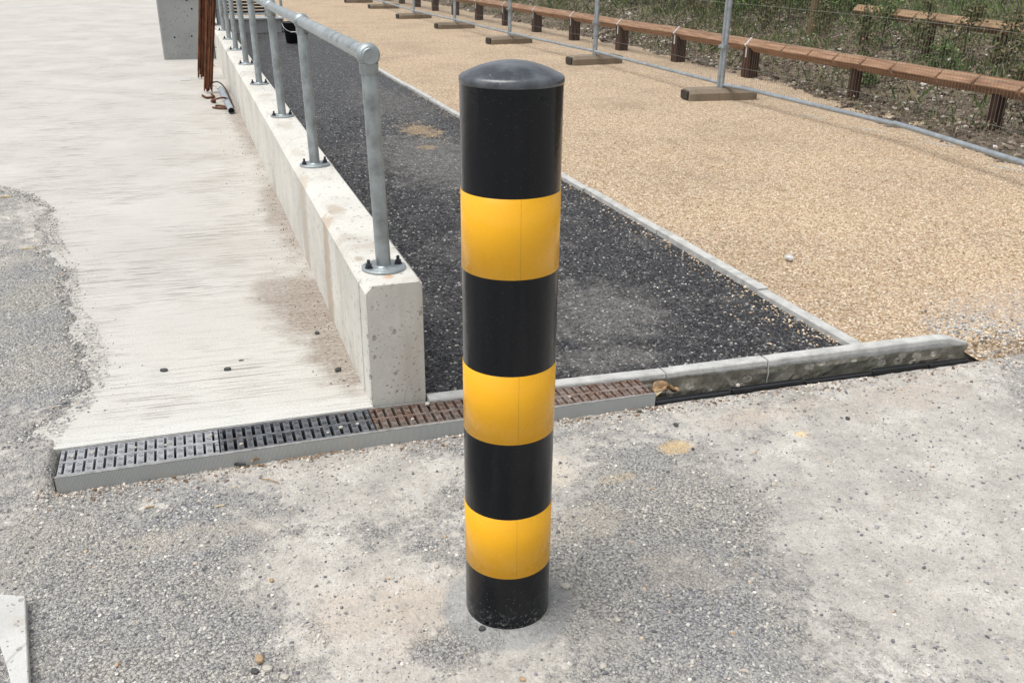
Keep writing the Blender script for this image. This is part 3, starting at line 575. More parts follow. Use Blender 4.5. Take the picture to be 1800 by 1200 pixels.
# ------------------------------------------------------------ drain
def W_(x, v, z): 
    return (float(x), float(yF(x)+v*(yB(x)-yF(x))), z)
def bar(m, x0, x1, v0, v1, z0, z1):
    m.hexa([W_(x0, v0, z0), W_(x1, v0, z0), W_(x1, v1, z0), W_(x0, v1, z0), W_(x0, v0, z1), W_(x1, v0, z1), W_(x1, v1, z1), W_(x0, v1, z1)])
PEB = []
chan = empty('drain_channel', (DX0, float(yF(DX0)), -.15), 'slot drain channel with patterned steel edge, open at its right end', 'drain')
m = MB()
xx = np.linspace(DX0, 2.6, 24)
for a, b in zip(xx[:-1], xx[1:]): bar(m, a, b, .02, .98, -.19, -.17)
bar(m, DX0-.004, DX0, -.02, 1.0, -.19, -.012)
m.build('trough', M['inner'], chan)
m = MB()
for a, b in zip(np.linspace(DX0, DX1, 9)[:-1], np.linspace(DX0, DX1, 9)[1:]): bar(m, a, b, -.050, .005, -.062, -.0012)
m.build('front_edge', M['frame'], chan)
m = MB()
for a, b in zip(np.linspace(DX0, DX1, 9)[:-1], np.linspace(DX0, DX1, 9)[1:]): bar(m, a, b, -.047, .018, -.0010, .0012); bar(m, a, b, .955, .995, -.10, -.0005)
m.build('edge_lip', M['lip'], chan)
for (a, b, dz, dv) in ((1.292, 1.560, -.034, 0), (1.568, 1.835, -.030, .03), (1.842, 2.10, -.035, .0), (2.108, 2.33, -.031, .06), (2.338, 2.50, -.034, .02)):
    m = MB(); bar(m, a, b, .00+dv, .16+dv, -.15, dz); bar(m, a, b, .12+dv, .16+dv, dz+.0004, dz+.003)
    bevel(m.build('channel_rim', M['plastic'], chan), .002)
def grate(x0, x1, mat, lab, ns=16, sw=.009):
    m = MB(); zt = -.0022; zb = -.022; pit = (x1-x0)/ns; wv = sw/2
    bar(m, x0, x1, .022, .095, zb, zt); bar(m, x0, x1, .475, .545, zb, zt); bar(m, x0, x1, .915, .952, zb, zt)
    for (v0, v1, off) in ((.095, .475, 0), (.545, .915, .35)):
        xc = x0; k = 0
        while k <= ns:
            a = x0 if k == 0 else x0+(k-.5+off*.0)*pit+wv; b = x1 if k == ns else x0+(k+.5)*pit-wv
            bar(m, a+.0002, b-.0002, v0+.001, v1-.001, zb, zt-.0006); k += 1
    for k in range(ns+1):
        xc = x0+k*pit if 0 < k < ns else (x0+.006 if k == 0 else x1-.006)
        for v in (.16, .39, .62, .84):
            c = W_(xc, v+(.03 if k % 2 else -.02), zt-.0005)
            r = .0062 if 0 < k < ns else .0045
            m.lathe(c, [(r, 0), (r*.93, .0024), (r*.72, .0024), (r*.64, .0003), (.0001, .0003)], 12, sm=False)
    o = m.build('drain_grate', mat); tag(o, lab, 'drain grate', 'cast gratings of the slot drain'); return o
grate(DX0+.003, -.030, M['g_silver'], 'silvery slotted drain grate at the left end of the drain', 16, .0065)
grate(-.026, .404, M['g_dark'], 'dark bluish slotted drain grate just left of the wall end', 16)
grate(.410, .842, M['g_rust'], 'brown rusty slotted drain grate in front of the wall end', 16)
grate(.848, DX1-.003, M['g_rust2'], 'pale rusty slotted drain grate right of the bollard', 16)

for k_, (x, v, r_) in enumerate([(-.41, .66, .006), (-.36, .70, .0055), (-.25, .68, .005), (-.17, .62, .005), (-.05, .75, .006), (.03, .25, .006), (.31, .35, .007), (.36, .40, .006), (.27, .22, .005), (.52, .3, .0055), (.70, .7, .005), (1.02, .4, .006)]):
    c = W_(x, v, 0); w3 = ['left end', 'left end, second', 'left part, third', 'left part, fourth', 'silvery grate end', 'dark grate start', 'dark grate, lower row', 'dark grate end', 'dark grate front', 'rusty grate front', 'rusty grate back', 'last grate'][k_]
    PEB.append((c, r_, f'tiny pale pebble caught in the drain slots, {w3}'))
# ------------------------------------------------------------ kerbs
def kerb_front(x0, x1, dz, dy, lab, dz2=None):
    dzf = lambda x: dz+((dz if dz2 is None else dz2)-dz)*(x-x0)/(x1-x0)-.040*float(sst(2.44, 2.62, x))-.006*max(0., float(fb(x, 3, 26, 67)))*(x-x0 < .03 or x1-x < .03 or float(vn(x, 5, 7, 68)) > .30)
    nx_ = 60; nz = 16; m = MB(); xs_ = np.linspace(x0, x1, nx_); zs = np.linspace(-.2, 0, nz)
    V = []; 
    for x in xs_:
        for z in zs:
            bump = max(0, float(fb(x, z*1.6, 14, 61)))*.010*float(sst(-.025, -.045, z))*(1-float(sst(-.07, -.12, z)))
            chipz = 0
            V.append((x, float(yB(x))+dy+.0012*float(vn(x, z, 9, 62))-bump*1.6+(.003 if z > -.001 else 0), z+dzf(x)+.0015*float(vn(x, 0, 30, 63))))
    n0 = len(V)
    for x in xs_: V.append((x, float(yB(x))+dy+.006, dzf(x)+.0035+.001*float(vn(x, 1, 30, 63))))
    for x in xs_: V.append((x, float(yK(x))+dy-.004, dzf(x)+.0035+.001*float(vn(x, 2, 30, 64))))
    for x in xs_: V.append((x, float(yK(x))+dy, dzf(x)-.003))
    for x in xs_: V.append((x, float(yK(x))+dy, dzf(x)-.2))
    Fq = [(i*nz+j, (i+1)*nz+j, (i+1)*nz+j+1, i*nz+j+1) for i in range(nx_-1) for j in range(nz-1)]
    Fq += [(i*nz+nz-1, (i+1)*nz+nz-1, n0+i+1, n0+i) for i in range(nx_-1)]
    for r in range(3): Fq += [(n0+r*nx_+i, n0+r*nx_+i+1, n0+(r+1)*nx_+i+1, n0+(r+1)*nx_+i) for i in range(nx_-1)]
    for e in (0, nx_-1):
        q = [e*nz+j for j in range(nz)]+[n0+r*nx_+e for r in range(4)]; Fq.append(tuple(q if e else q[::-1]))
    m.add(V, Fq); o = m.build('kerb_stone', M['kerb']); return tag(o, lab, 'kerb', 'kerb stones along the drain')
kerb_front(.598, 1.383, 0, 0, 'long kerb stone behind the rusty grates, starting at the wall end')
kerb_front(1.388, 1.752, .001, .0015, 'short stained kerb stone beside the first open stretch of drain', .008)
kerb_front(1.757, 2.62, .010, -.003, 'stained kerb stone at the right end, running into the gravel', .020)
yy_ = float(yK(2.16)); i = 0
ordn = ['nearest', 'second', 'third', 'fourth', 'fifth', 'sixth', 'seventh', 'eighth', 'ninth', 'tenth', 'eleventh', 'twelfth', 'thirteenth', 'fourteenth', 'fifteenth', 'sixteenth']
while yy_ < 16.3:
    L = .62 if i == 0 else .912
    dx = .004*((i*7) % 5-2)/2+.012*float(vn(yy_, 0, .6, 66)); dx2 = dx+.003*((i*3) % 4-1.5)
    m = MB(); z = .004+.003*((i*5) % 3-1)
    m.hexa([(2.137+dx, yy_, -.2), (2.185+dx, yy_, -.2), (2.185+dx2, yy_+L-.004, -.2), (2.137+dx2, yy_+L-.004, -.2), (2.137+dx, yy_, z), (2.185+dx, yy_, z), (2.185+dx2, yy_+L-.004, z), (2.137+dx2, yy_+L-.004, z)])
    o = m.build('edging_kerb', M['kerb']); bevel(o, .004, 2)
    tag(o, f'narrow concrete edging kerb between asphalt and golden gravel, {ordn[min(i,15)]} one counting from the drain', 'kerb', 'edging kerbs between asphalt and gravel')
    yy_ += L; i += 1

# ------------------------------------------------------------ small things lying about
def rock(name, x, y, z, r, mat, lab, cat='stone', sc=(1, .7, .5), group=None, sub=2, yaw=0.):
    bm = bmesh.new(); bmesh.ops.create_icosphere(bm, subdivisions=sub, radius=1)
    ca, sa = cos(yaw), sin(yaw)
    for v in bm.verts:
        n = 1+.3*(float(vn(v.co.x*1.3+x*9, v.co.y*1.3+v.co.z, 1.2, 70))+.4*float(vn(v.co.x+v.co.z, v.co.y*2, 2.6, 71)))
        p = v.co*n; p = Vector((round(p.x*2.2)/2.2*.4+p.x*.6, p.y, p.z)); a, b = p.x*sc[0]*r, p.y*sc[1]*r
        v.co = (a*ca-b*sa, a*sa+b*ca, p.z*sc[2]*r)
    me = bpy.data.meshes.new(name); bm.to_mesh(me); bm.free(); o = link(name, me, mat); o.location = (x, y, z+r*sc[2]*.6); return tag(o, lab, cat, group)
rock('stone', -.176, 2.937, 0, .013, M['chip'], 'dark flat stone chip on the pale ramp, left of its twin')
rock('stone', .022, 2.882, 0, .0125, M['chip'], 'dark flat stone chip on the pale ramp, between its twin and the wall')
rock('stone', .070, 2.943, 0, .009, M['chip'], 'thin dark sliver of stone on the ramp near the wall foot', sc=(1, .3, .3))
rock('stone', .365, 2.76, 0, .013, M['chip'], 'dark angular stone against the wall foot near the drain', sc=(1, .6, .7), yaw=.6)
rock('stone', .345, 3.10, 0, .009, M['chip'], 'rounded dark stone in the swept dirt beside the wall', sc=(1, .9, .8))
def atg(px, py, z):
    d = rt2*((px-900)/F)+up2*(-(py-600)/F)+fw; t = (z-CH)/d.z; return d.x*t, d.y*t
for (px, py, r, mt, lab) in [(994, 1031, .0115, 'pale', 'rounded pale stone just right of the bollard foot'), (1228, 890, .0095, 'pale', 'smooth grey pebble standing out on the dusty yard'), (1218, 790, .006, 'chip', 'tiny dark pebble right of the yellow sand patch'),
                           (848, 1108, .0085, 'chip', 'grey stone touching the left front of the bollard foot'), (1411, 971, .009, 'pale', 'grey pebble on the pale dust at the right'), (1060, 1170, .0095, 'pale', 'whitish stone near the bottom edge right of the bollard'),
                           (456, 1160, .012, 'tan', 'brownish round stone near the bottom left'), (470, 1176, .011, 'pale', 'pale angular stone beside the brownish one at the bottom left'), (448, 1180, .009, 'chip', 'dark stone below the brownish round stone'), (1085, 1088, .008, 'pale', 'pale lumpy stone in the dark gravel patch'),
                           (918, 1192, .007, 'tan', 'orange pebble at the bottom edge below the bollard'), (1188, 748, .010, 'chip', 'grey stone between the drain and the yellow sand patch'), (800, 832, .008, 'pale', 'pale flat stone left of the middle black band'), (768, 995, .008, 'pale', 'small white stone left of the lowest amber band'),
                           (1490, 735, .009, 'chip', 'dark pebble in front of the open drain'), (500, 1190, .010, 'pale', 'cream stone at the bottom left edge of the photo'), (477, 1020, .007, 'tan', 'small tan pebble on pale dust left of the bollard'), (1100, 700, .009, 'chip', 'dark stone resting against the steel drain edge')]:
    x, y = atg(px, py, -.042)
    if y > float(yF(x))-.02: y = float(yF(x))-.03
    rock('stone', x, y, float(hA(np.array(x), np.array(y))), r, M[mt], lab, sc=(1, .75, .6), yaw=px*.3)
for (c_, r_, lab) in PEB: rock('stone', c_[0], c_[1], -.004, r_, M['pale'], lab, sc=(1, .8, .8), group='pebbles in the drain slots')
x, y = atg(748, 712, 0); rock('stone', .585, 2.435, -.002, .0075, M['pale'], 'cream pebble lying on the rusty grate by the wall end', sc=(1, .9, .8))
rock('stone', 1.583, 2.279, -.018, .008, M['pale'], 'white pebble lodged in the gap of the open drain rim', sc=(1, .8, .8))
for (px, py, L, yw, lab) in [(262, 890, .022, .1, 'short pale wood splinter on the yard below the silvery grate'), (387, 888, .022, .1, 'short pale wood splinter on the yard below the dark grate')]:
    x, y = atg(px, py, -.04); m = MB(); z = float(hA(np.array(x), np.array(y)))+.003
    m.hexa([(x-L/2, y-.003, z-.003), (x+L/2, y-.001, z-.003), (x+L/2, y+.004, z-.003), (x-L/2, y+.003, z-.003), (x-L/2, y-.003, z+.003), (x+L/2, y-.001, z+.002), (x+L/2, y+.004, z+.002), (x-L/2, y+.003, z+.003)])
    tag(bevel(m.build('wood_splinter', M['stick']), .001), lab, 'splinter', 'wood splinters')
for (px, py, lab) in [(10, 345, 'pale wood splinter at the left edge on the grey patch'), (50, 436, 'pale wood splinter in the grey patch above the wide gravel spread')]:
    x, y = atg(px, py, .02); m = MB(); m.box((x-.03, y-.006, .010), (x+.03, y+.006, .022)); tag(bevel(m.build('wood_splinter', M['stick']), .002), lab, 'splinter', 'wood splinters')
# crumpled dry leaves in the open drain
def leaf(x, y, z, L, yaw, tilt, lab, mat):
    m = MB(); V = []; n = 9
    for i in range(n):
        t = i/(n-1); wd = L*.32*sin(pi*t)**.8+.0005
        for j in (-1, -.5, 0, .5, 1):
            V.append((L*(t-.5), wd*j, .25*L*abs(j)*sin(pi*t)+.12*L*sin(t*7+j)))
    R3 = Matrix.Rotation(yaw, 3, 'Z') @ Matrix.Rotation(tilt, 3, 'X'); V = [R3 @ Vector(v)+Vector((x, y, z)) for v in V]
    Fq = [(i*5+j, (i+1)*5+j, (i+1)*5+j+1, i*5+j+1) for i in range(n-1) for j in range(4)]
    m.add(V, Fq, True); o = m.build('dry_leaf', mat); md = o.modifiers.new('s', 'SOLIDIFY'); md.thickness = .0006; return tag(o, lab, 'leaf', 'dry leaves in the drain')
leaf(1.345, 2.366, -.030, .075, .25, .5, 'larger curled brown leaf in the open drain at the end of the grates', M['leaf'])
leaf(1.375, 2.345, -.030, .055, -.4, -.4, 'smaller crumpled brown leaf at the front of the open drain', M['leaf'])
leaf(1.325, 2.35, -.034, .05, 1.0, .3, 'pale torn leaf tucked against the last grate', M['stick'])
for i, (px, py, L, yw) in enumerate([(560, 797, .05, .3), (535, 802, .035, -.5), (590, 790, .04, .1), (505, 806, .05, .2), (455, 818, .04, -.2), (1020, 738, .035, .4), (1000, 743, .03, -.3), (475, 845, .06, -.7)]):
    x, y = atg(px, py, -.04); z = float(hA(np.array(x), np.array(y)))+.004
    if y > float(yF(x))-.02: y = float(yF(x))-.022
    m = MB(); m.tube([(x-L/2*cos(yw), y-L/2*sin(yw), z), (x, y+.004, z+.003), (x+L/2*cos(yw), y+L/2*sin(yw), z)], [.0012, .0018, .0009], 6)
    tag(m.build('twig', M['leaf']), 'thin dry brown twig lying among grit along the drain front', 'twig', 'twigs along the drain front')
leaf(*atg(423, 816, -.04), -.036, .034, .2, .3, 'dark curled leaf lying in front of the dark drain grate', M['cable'])
leaf(*atg(450, 812, -.04), -.033, .03, .4, -.3, 'small yellowish leaf beside the dark curled one by the drain', M['tan'])
# flat offcut at the bottom left corner
m = MB(); pts = [atg(-60, 1000, -.02), atg(-60, 1038, -.02), (0, 0), (0, 0)]
q = [atg(x, y, -.018) for x, y in ((-30, 1040), (12, 1170), (34, 1262), (56, 1262), (50, 1190), (44, 1046))]
m.add([(a, b, -.018) for a, b in q]+[(a, b, -.06) for a, b in q], [(0, 1, 2, 3, 4, 5)]+[(i, i+6, (i+1) % 6+6, (i+1) % 6) for i in range(6)])
o = m.build('concrete_offcut', M['coping']); bm = bmesh.new(); bm.from_mesh(o.data); bmesh.ops.recalc_face_normals(bm, faces=bm.faces); bm.to_mesh(o.data); bm.free()
tag(bevel(o, .002), 'smooth pale concrete offcut at the bottom left corner of the yard', 'offcut')
# dirt crumbs: white flake on the ramp
x, y = atg(326, 141, 0); m = MB(); m.box((x-.05, y-.05, .001), (x+.05, y+.05, .005)); tag(m.build('paper_scrap', M['strap']), 'small white scrap lying on the ramp left of the rusty rods', 'scrap')

# ------------------------------------------------------------ rusty rods leaning on the handrail
def rods(name, base, topx, topy, L, n, spr, lab, r=.0055, ties=True):
    t = empty(name, (base[0], base[1], 0), lab, 'steel rods', 'rusty reinforcement bundles')
    d = Vector((topx-base[0], topy-base[1], .985)).normalized()
    for k in range(n):
        m = MB(); a = (k % 14)/13-.5; b = (k//14)*.017
        p = Vector((base[0]+a*spr[0]+.004*random.uniform(-1, 1), base[1]+a*spr[1]+b, .006+random.random()*.10))
        e = p+d*(L+random.uniform(-.05, .05))+Vector((random.uniform(-.012, .012), random.uniform(-.01, .01), 0))
        m.tube([p, p.lerp(e, .5)+Vector((random.uniform(-.006, .006), 0, 0)), e], r, 6)
        m.build('rod', M['rust'], t)
    if ties:
        for k in range(9):
            z = .12+k*.16; c = Vector(base)+d*(z); m = MB()
            m.tube([c+Vector((-spr[0]*.55, -.012+random.uniform(-.004, .004), -.01)), c+Vector((0, -.017, .012)), c+Vector((spr[0]*.6+.03*random.random(), -.014, -.03*random.random()))], .0028, 5)
            m.build('tie_wire', M['rust'], t)
    return t
rods('rebar_bundle', (.215, 9.35, 0), .365, 9.55, 1.75, 42, (.070, .0), 'nearer bundle of rusty steel rods leaning by the handrail, with bent lower ends', .0058)
rods('rebar_bundle', (.185, 10.45, 0), .33, 10.6, 1.7, 30, (.062, .04), 'farther bundle of rusty steel rods mostly hidden behind the nearer one', ties=False)
def wirething(name, pts, r, mat, lab, cat, n=8):
    m = MB(); P_ = [Vector(p) for p in pts]; out = []
    for i in range(len(P_)-1):
        p0 = P_[max(i-1, 0)]; p1 = P_[i]; p2 = P_[i+1]; p3 = P_[min(i+2, len(P_)-1)]
        for t in (0, .25, .5, .75): out.append(.5*((2*p1)+(-p0+p2)*t+(2*p0-5*p1+4*p2-p3)*t*t+(-p0+3*p1-3*p2+p3)*t*t*t))
    out.append(P_[-1]); m.tube(out, r, n); return tag(m.build(name, mat), lab, cat)
def pz(px, py, z): a, b = atg(px, py, z); return (a, b, z)
wirething('bent_rod', [pz(356, 168, .012), pz(364, 172, .012), pz(376, 170, .012), pz(372, 166, .012)], .010, M['rust'], 'rusty hooked rod end on the ramp right under the nearer bundle', 'rod')
wirething('bent_rod', [pz(374, 189, .012), pz(386, 190.5, .012), pz(399, 191, .012), pz(397, 188, .012), pz(386, 186, .012), pz(379, 186.5, .012)], .0085, M['rust'], 'rusty steel rod bent into a loop lying on the ramp', 'rod')
wirething('bent_rod', [pz(371, 178, .01), pz(380, 174.5, .05), pz(390, 172, .07), pz(400, 174, .05), pz(405, 182, .02)], .008, M['rust'], 'rusty arched rod lying above the looped one on the ramp', 'rod')
wirething('cable', [pz(371, 147, .02), pz(380, 144, .06), pz(388, 147, .05), pz(396, 156, .02), pz(403, 170, .012), pz(410, 188, .012)], .007, M['cable'], 'black cable curving over the ramp to the wall foot', 'cable')
m = MB(); a = Vector(pz(388, 157, .028)); b = Vector(pz(407, 195, .028)); m.tube([a, b], .026, 18, cap=False); m.tube([b, a], .021, 18, cap=False)
pp = m.build('pipe', M['pipe']); tag(pp, 'grey plastic pipe lying along the foot of the low wall', 'pipe')
m = MB(); m.lathe(tuple(b+Vector((0, .03, 0))), [(.0001, 0), (.0208, 0)], 18, ax='y'); m.build('pipe_opening', M['hole'], pp)
rock('rusty_clamp', *atg(376, 181, 0), 0, .03, M['rust'], 'small rusty clamp lying beside the arched rod', 'clamp', (.7, .8, .9))
rock('plaster_lump', *atg(386, 156, 0), 0, .022, M['strap'], 'small white lump at the far end of the grey pipe', 'lump', (1.3, .8, .6))

# ------------------------------------------------------------ grey return wall and far cross wall
rw = MB(); rw.box((-.19, 12.40, -.2), (.4195, 12.75, 1.25)); gw = rw.build('return_wall', M['gwall']); bevel(gw, .012); tag(gw, 'grey concrete wall with tie holes standing across the far ramp', 'wall')
for (px, py) in ((307, 66), (337, 64), (337, 16), (328, 1), (350, 20)):
    d = rt2*((px-900)/F)+up2*(-(py-600)/F)+fw; t = 12.398/d.y; m = MB(); m.lathe((d.x*t, 12.3985, CH+d.z*t), [(.0001, 0), (.011, 0)], 12, ax='y'); m.build('tie_hole', M['hole'], gw)
cw = MB(); cw.box((.597, 16.40, -.2), (1.655, 16.62, .185)); c_ = cw.build('cross_wall', M['gwall']); tag(c_, 'low grey concrete wall closing the far end of the asphalt', 'wall')
cw = MB(); cw.box((.597, 16.37, .187), (1.70, 16.66, .222)); bevel(cw.build('coping', M['strap'], c_), .006)
sc_ = empty('mesh_screen', (1.0, 16.5, .222), 'dark mesh screen in a galvanised frame on the far cross wall', 'screen')
for px_ in (.63, 1.02, 1.43):
    m = MB(); m.tube([(px_, 16.5, .222), (px_, 16.5, 1.2)], .022, 10); m.build('frame_post', M['galv'], sc_)
for z in (.27, 1.18):
    m = MB(); m.tube([(.63, 16.5, z), (1.43, 16.5, z)], .016, 8); m.build('frame_rail', M['galv'], sc_)
m = MB()
for k in range(18): m.box((.64, 16.505, .285+k*.050), (1.42, 16.52, .285+k*.050+.036))
m.build('slat_panel', M['slat'], sc_)
for x in (1.565, 1.686):
    m = MB(); m.tube([(x, 16.5, -.01 if x > 1.66 else .222), (x, 16.5, 1.25)], .022, 12); m.lathe((x, 16.5, -.005 if x > 1.66 else .223), [(0, 0), (.055, 0), (.055, .008), (.0, .009)], 16)
    tag(m.build('guard_post', M['galv']), 'galvanised guard post at the right end of the far cross wall, ' + ('standing on the gravel' if x > 1.66 else 'standing on the coping'), 'post', 'guard posts')

# ------------------------------------------------------------ bucket
bk = empty('bucket', (1.605, 14.45, -.02), 'black plastic builder\'s bucket on the far asphalt', 'bucket')
m = MB(); m.lathe((1.605, 14.45, -.012), [(.0001, 0), (.095, 0), (.128, .27), (.138, .272), (.138, .292), (.128, .292), (.122, .270), (.091, .012), (.0001, .012)], 36); m.build('pail', M['bucket'], bk)
m = MB(); m.tube([(1.605+.14*cos(a), 14.45-.14*abs(sin(a))**.8*1.02, .262-.115*sin(a)) for a in np.linspace(0, pi, 21)], .0035, 6); h_ = m.build('handle', M['steelw'], bk)
m = MB(); m.tube([(1.565, 14.45-.146, .147), (1.645, 14.45-.146, .147)], .010, 8); m.build('grip', M['steelw'], h_)

# ------------------------------------------------------------ temporary mesh fence
FP = [(4.788, 7.75), (4.827, 10.75), (4.675, 13.535), (4.645, 16.403), (4.529, 18.992), (4.62, 22.35), (4.5, 24.9), (4.4, 28)]
def fpath(y): return float(np.interp(y, [3.9, 4.13, 5.43, 7.36]+[p[1] for p in FP], [4.66, 4.693, 4.883, 4.86]+[p[0] for p in FP]))
fo = ['nearest', 'second nearest', 'third nearest', 'fourth', 'fifth', 'sixth', 'farthest but one', 'farthest']
def panel(y0, y1, i, lab, split=None):
    t = empty('mesh_fence', (fpath(y0), y0, .10), lab, 'fence', 'temporary mesh fence panels')
    TOP = 2.05; ys = np.linspace(y0, y1, 14)
    def tubez(a, b, z, nm, r=.019, dx=0.):
        m = MB(); m.tube([(fpath(y)+dx, y, z+.004*float(vn(y, 0, 2, 80))) for y in np.linspace(a, b, 16)], r, 12); m.build(nm, M['mesh'], t)
    if split: tubez(y0, split, .135, 'bottom_rail'); tubez(split-.05, y1, .125, 'bottom_rail', .019, .02)
    else: tubez(y0, y1, .14, 'bottom_rail', .0165)
    tubez(y0, y1, TOP, 'top_rail', .0165)
    for y in (y0, y1):
        m = MB(); m.tube([(fpath(y)+.004, y, .10), (fpath(y)+.025, y, TOP)], .0195, 14); p = m.build('post', M['mesh'], t)
    m = MB(); n = int((y1-y0)/(.033 if y0 < 9 else .040)); 
    for k in range(1, n):
        y = y0+(y1-y0)*k/n; x = fpath(y); m.tube([(x, y, .14), (x+.02, y, TOP)], .0010 if y0 < 9 else .0013, 3, False)
    for z in (.30, .56, .85, 1.15, 1.45, 1.75): m.tube([(fpath(y)+.006, y, z) for y in ys], .0012, 4, False)
    m.build('wire_mesh', M['wire'], t)
panel(4.0, 7.728, 0, 'right-hand fence panel whose grey bottom tube has a stepped joint', 5.48)
labs = ['first full mesh fence panel beyond the nearest visible post', 'mesh fence panel standing in front of the middle of the timber rail', 'mesh fence panel third in line beyond the nearest post', 'mesh fence panel fourth in line beyond the nearest post', 'mesh fence panel fifth in line, close to the top of the photo', 'mesh fence panel sixth in line, far away at the top of the photo', 'farthest mesh fence panel of the line']
for i in range(7): panel(FP[i][1]+.022, FP[i+1][1]-.022, i+1, labs[i])
for i, (x, y) in enumerate(FP):
    t = empty('concrete_block', (x, y, 0), f'weathered concrete fence foot with dark ends, {fo[i]} of the row', 'fence foot', 'concrete feet under the mesh fence')
    a = radians([-6, 4, 9, 5, 8, 3, 6, 2][i]); hl, hw, ht = .34, .115, .098; dxs = .0
    def Q(u, v, z): return (x+u*cos(a)-v*sin(a), y+u*sin(a)+v*cos(a), z)
    m = MB(); prf = [(-hw, 0), (hw, 0), (hw, ht*.62), (hw*.72, ht), (-hw*.72, ht), (-hw, ht*.62)]
    us = [-hl, -hl+.05, hl-.05, hl]; V = []
    for k, u in enumerate(us):
        s_ = .9 if k in (0, 3) else 1
        for (v, z) in prf: V.append(Q(u, v*s_, z*s_ if z > 0 else z-.01))
    Fq = [(k*6+j, (k+1)*6+j, (k+1)*6+(j+1) % 6, k*6+(j+1) % 6) for k in range(3) for j in range(6)]+[(5, 4, 3, 2, 1, 0), tuple(18+j for j in range(6))]
    m.add(V, Fq); o = m.build('block', M['foot'], t); bm = bmesh.new(); bm.from_mesh(o.data); bmesh.ops.recalc_face_normals(bm, faces=bm.faces); bm.to_mesh(o.data); bm.free()
    for sgn in (-1, 1):
        m = MB(); c8 = []
        for z0 in (.008, ht*.80):
            for (uu, vv) in ((-.012, -hw*.66), (.012, -hw*.66), (.012, hw*.66), (-.012, hw*.66)): c8.append(Q(sgn*(hl+.005)+uu, vv, z0))
        m.hexa(c8); m.build('end_block', M['rubber'], t)
    m = MB()
    if i < 7:
        m2 = MB(); m2.tube([(x-.04, y, .47), (x+.05, y, .47)], .012, 8); m2.box((x-.028, y-.045, .455), (x+.034, y+.045, .485))
        o = m2.build('fence_coupler', M['galv']); tag(o, f'small steel coupler clamping the fence posts above the {fo[i]} concrete foot', 'coupler', 'couplers joining the fence panels')

# ------------------------------------------------------------ timber knee rail
def knee(name, label, x_of, ys, ztop, mat_b, post_h, y0, y1, zfun, cuts, zslope=0.):
    t = empty(name, (x_of(ys[0]), ys[0], 0), label, 'timber rail', 'low timber rails on the bank'); hd = .072
    seg = [y0]+[y for y in cuts if y0 < y < y1]+[y1]
    for i in range(len(seg)-1):
        a, b = seg[i]+.002, seg[i+1]-.002; m = MB(); sh = .0045*((i*7) % 5-2)/2; c4 = []
        for y in (a, b):
            x = x_of(y); zc = ztop(y)-hd+sh*(1 if y == a else -1)*.6
            c4.append([(x-hd, y+(.035 if a == y and i else 0), zc), (x, y, zc-hd), (x+hd, y-.03, zc), (x, y, zc+hd)])
        m.add(c4[0]+c4[1], [(3, 2, 1, 0), (4, 5, 6, 7)]+[(j, (j+1) % 4, 4+(j+1) % 4, 4+j) for j in range(4)])
        o = m.build('beam', mat_b, t); bm = bmesh.new(); bm.from_mesh(o.data); bmesh.ops.recalc_face_normals(bm, faces=bm.faces); bm.to_mesh(o.data); bm.free(); bevel(o, .005)
    for y in ys:
        x = x_of(y)+.02; zc = ztop(y)-hd; w_ = .068 if y > 8.5 and mat_b == M['beamw'] else .042
        m = MB(); z0 = float(zfun(np.array(x), np.array(y)))-.12
        p8 = [(x-w_, y-w_, z0), (x+w_, y-w_, z0), (x+w_, y+w_, z0), (x-w_, y+w_, z0), (x-w_, y-w_, zc-.022), (x+w_, y-w_, zc-.012), (x+w_, y+w_, zc-.012), (x-w_, y+w_, zc-.022)]
        m.hexa(p8); p = m.build('post', M['postw'], t); bevel(p, .004)
        m = MB(); hw = .014; o_ = .004; pts = [(x-.02+hd+o_, zc), (x-.02, zc+hd+o_), (x-.02-hd-o_, zc), (x-w_-.003, zc-.022), (x-w_-.004, zc-.13)]
        for (q0, q1) in zip(pts[:-1], pts[1:]):
            dx_, dz_ = q1[0]-q0[0], q1[1]-q0[1]; l = sqrt(dx_*dx_+dz_*dz_); nx_, nz_ = dz_/l*.0015, -dx_/l*.0015
            m.hexa([(q0[0]-nx_, y-hw, q0[1]-nz_), (q0[0]-nx_, y+hw, q0[1]-nz_), (q1[0]-nx_, y+hw, q1[1]-nz_), (q1[0]-nx_, y-hw, q1[1]-nz_),
                    (q0[0]+nx_, y-hw, q0[1]+nz_), (q0[0]+nx_, y+hw, q0[1]+nz_), (q1[0]+nx_, y+hw, q1[1]+nz_), (q1[0]+nx_, y-hw, q1[1]+nz_)])
        if y > 8.5 or name != 'timber_rail' or True:
            if mat_b == M['beamw'] and y > 8.5: m.build('strap', M['strap'], p)
    return t
kx = lambda y: float(np.interp(y, [4, 9.1, 10.7, 12.2, 13.8, 15.4, 20, 27], [5.93, 5.955, 5.93, 5.86, 5.82, 5.78, 5.60, 5.4]))
PYs = [5.6, 7.3, 9.08, 10.67, 12.18, 13.8, 15.36, 16.8, 18.3, 19.8, 21.3, 22.8, 24.3, 25.8]
cuts = [4.5, 4.95, 5.35, 5.8, 6.2, 6.75, 7.15, 7.55, 7.95, 8.4]+PYs[2:]
knee('timber_rail', 'long low timber knee rail with metal straps on dark posts behind the fence', kx, PYs, lambda y: .412, M['beamw'], .3, 3.9, 26, hS, cuts)
kx2 = lambda y: 8.2+.0*y
knee('timber_rail', 'short weathered timber rail higher up the bank at the top right', kx2, [10.0, 8.9, 7.85, 6.6], lambda y: float(np.interp(y, [6, 7.59, 10.17], [.57, .604, .657]))+.030, M['beamw2'], .3, 5.6, 10.2, hS, [6.2, 6.9, 7.3, 7.75, 8.1, 8.45, 8.8, 9.1, 9.4, 9.7, 9.95])

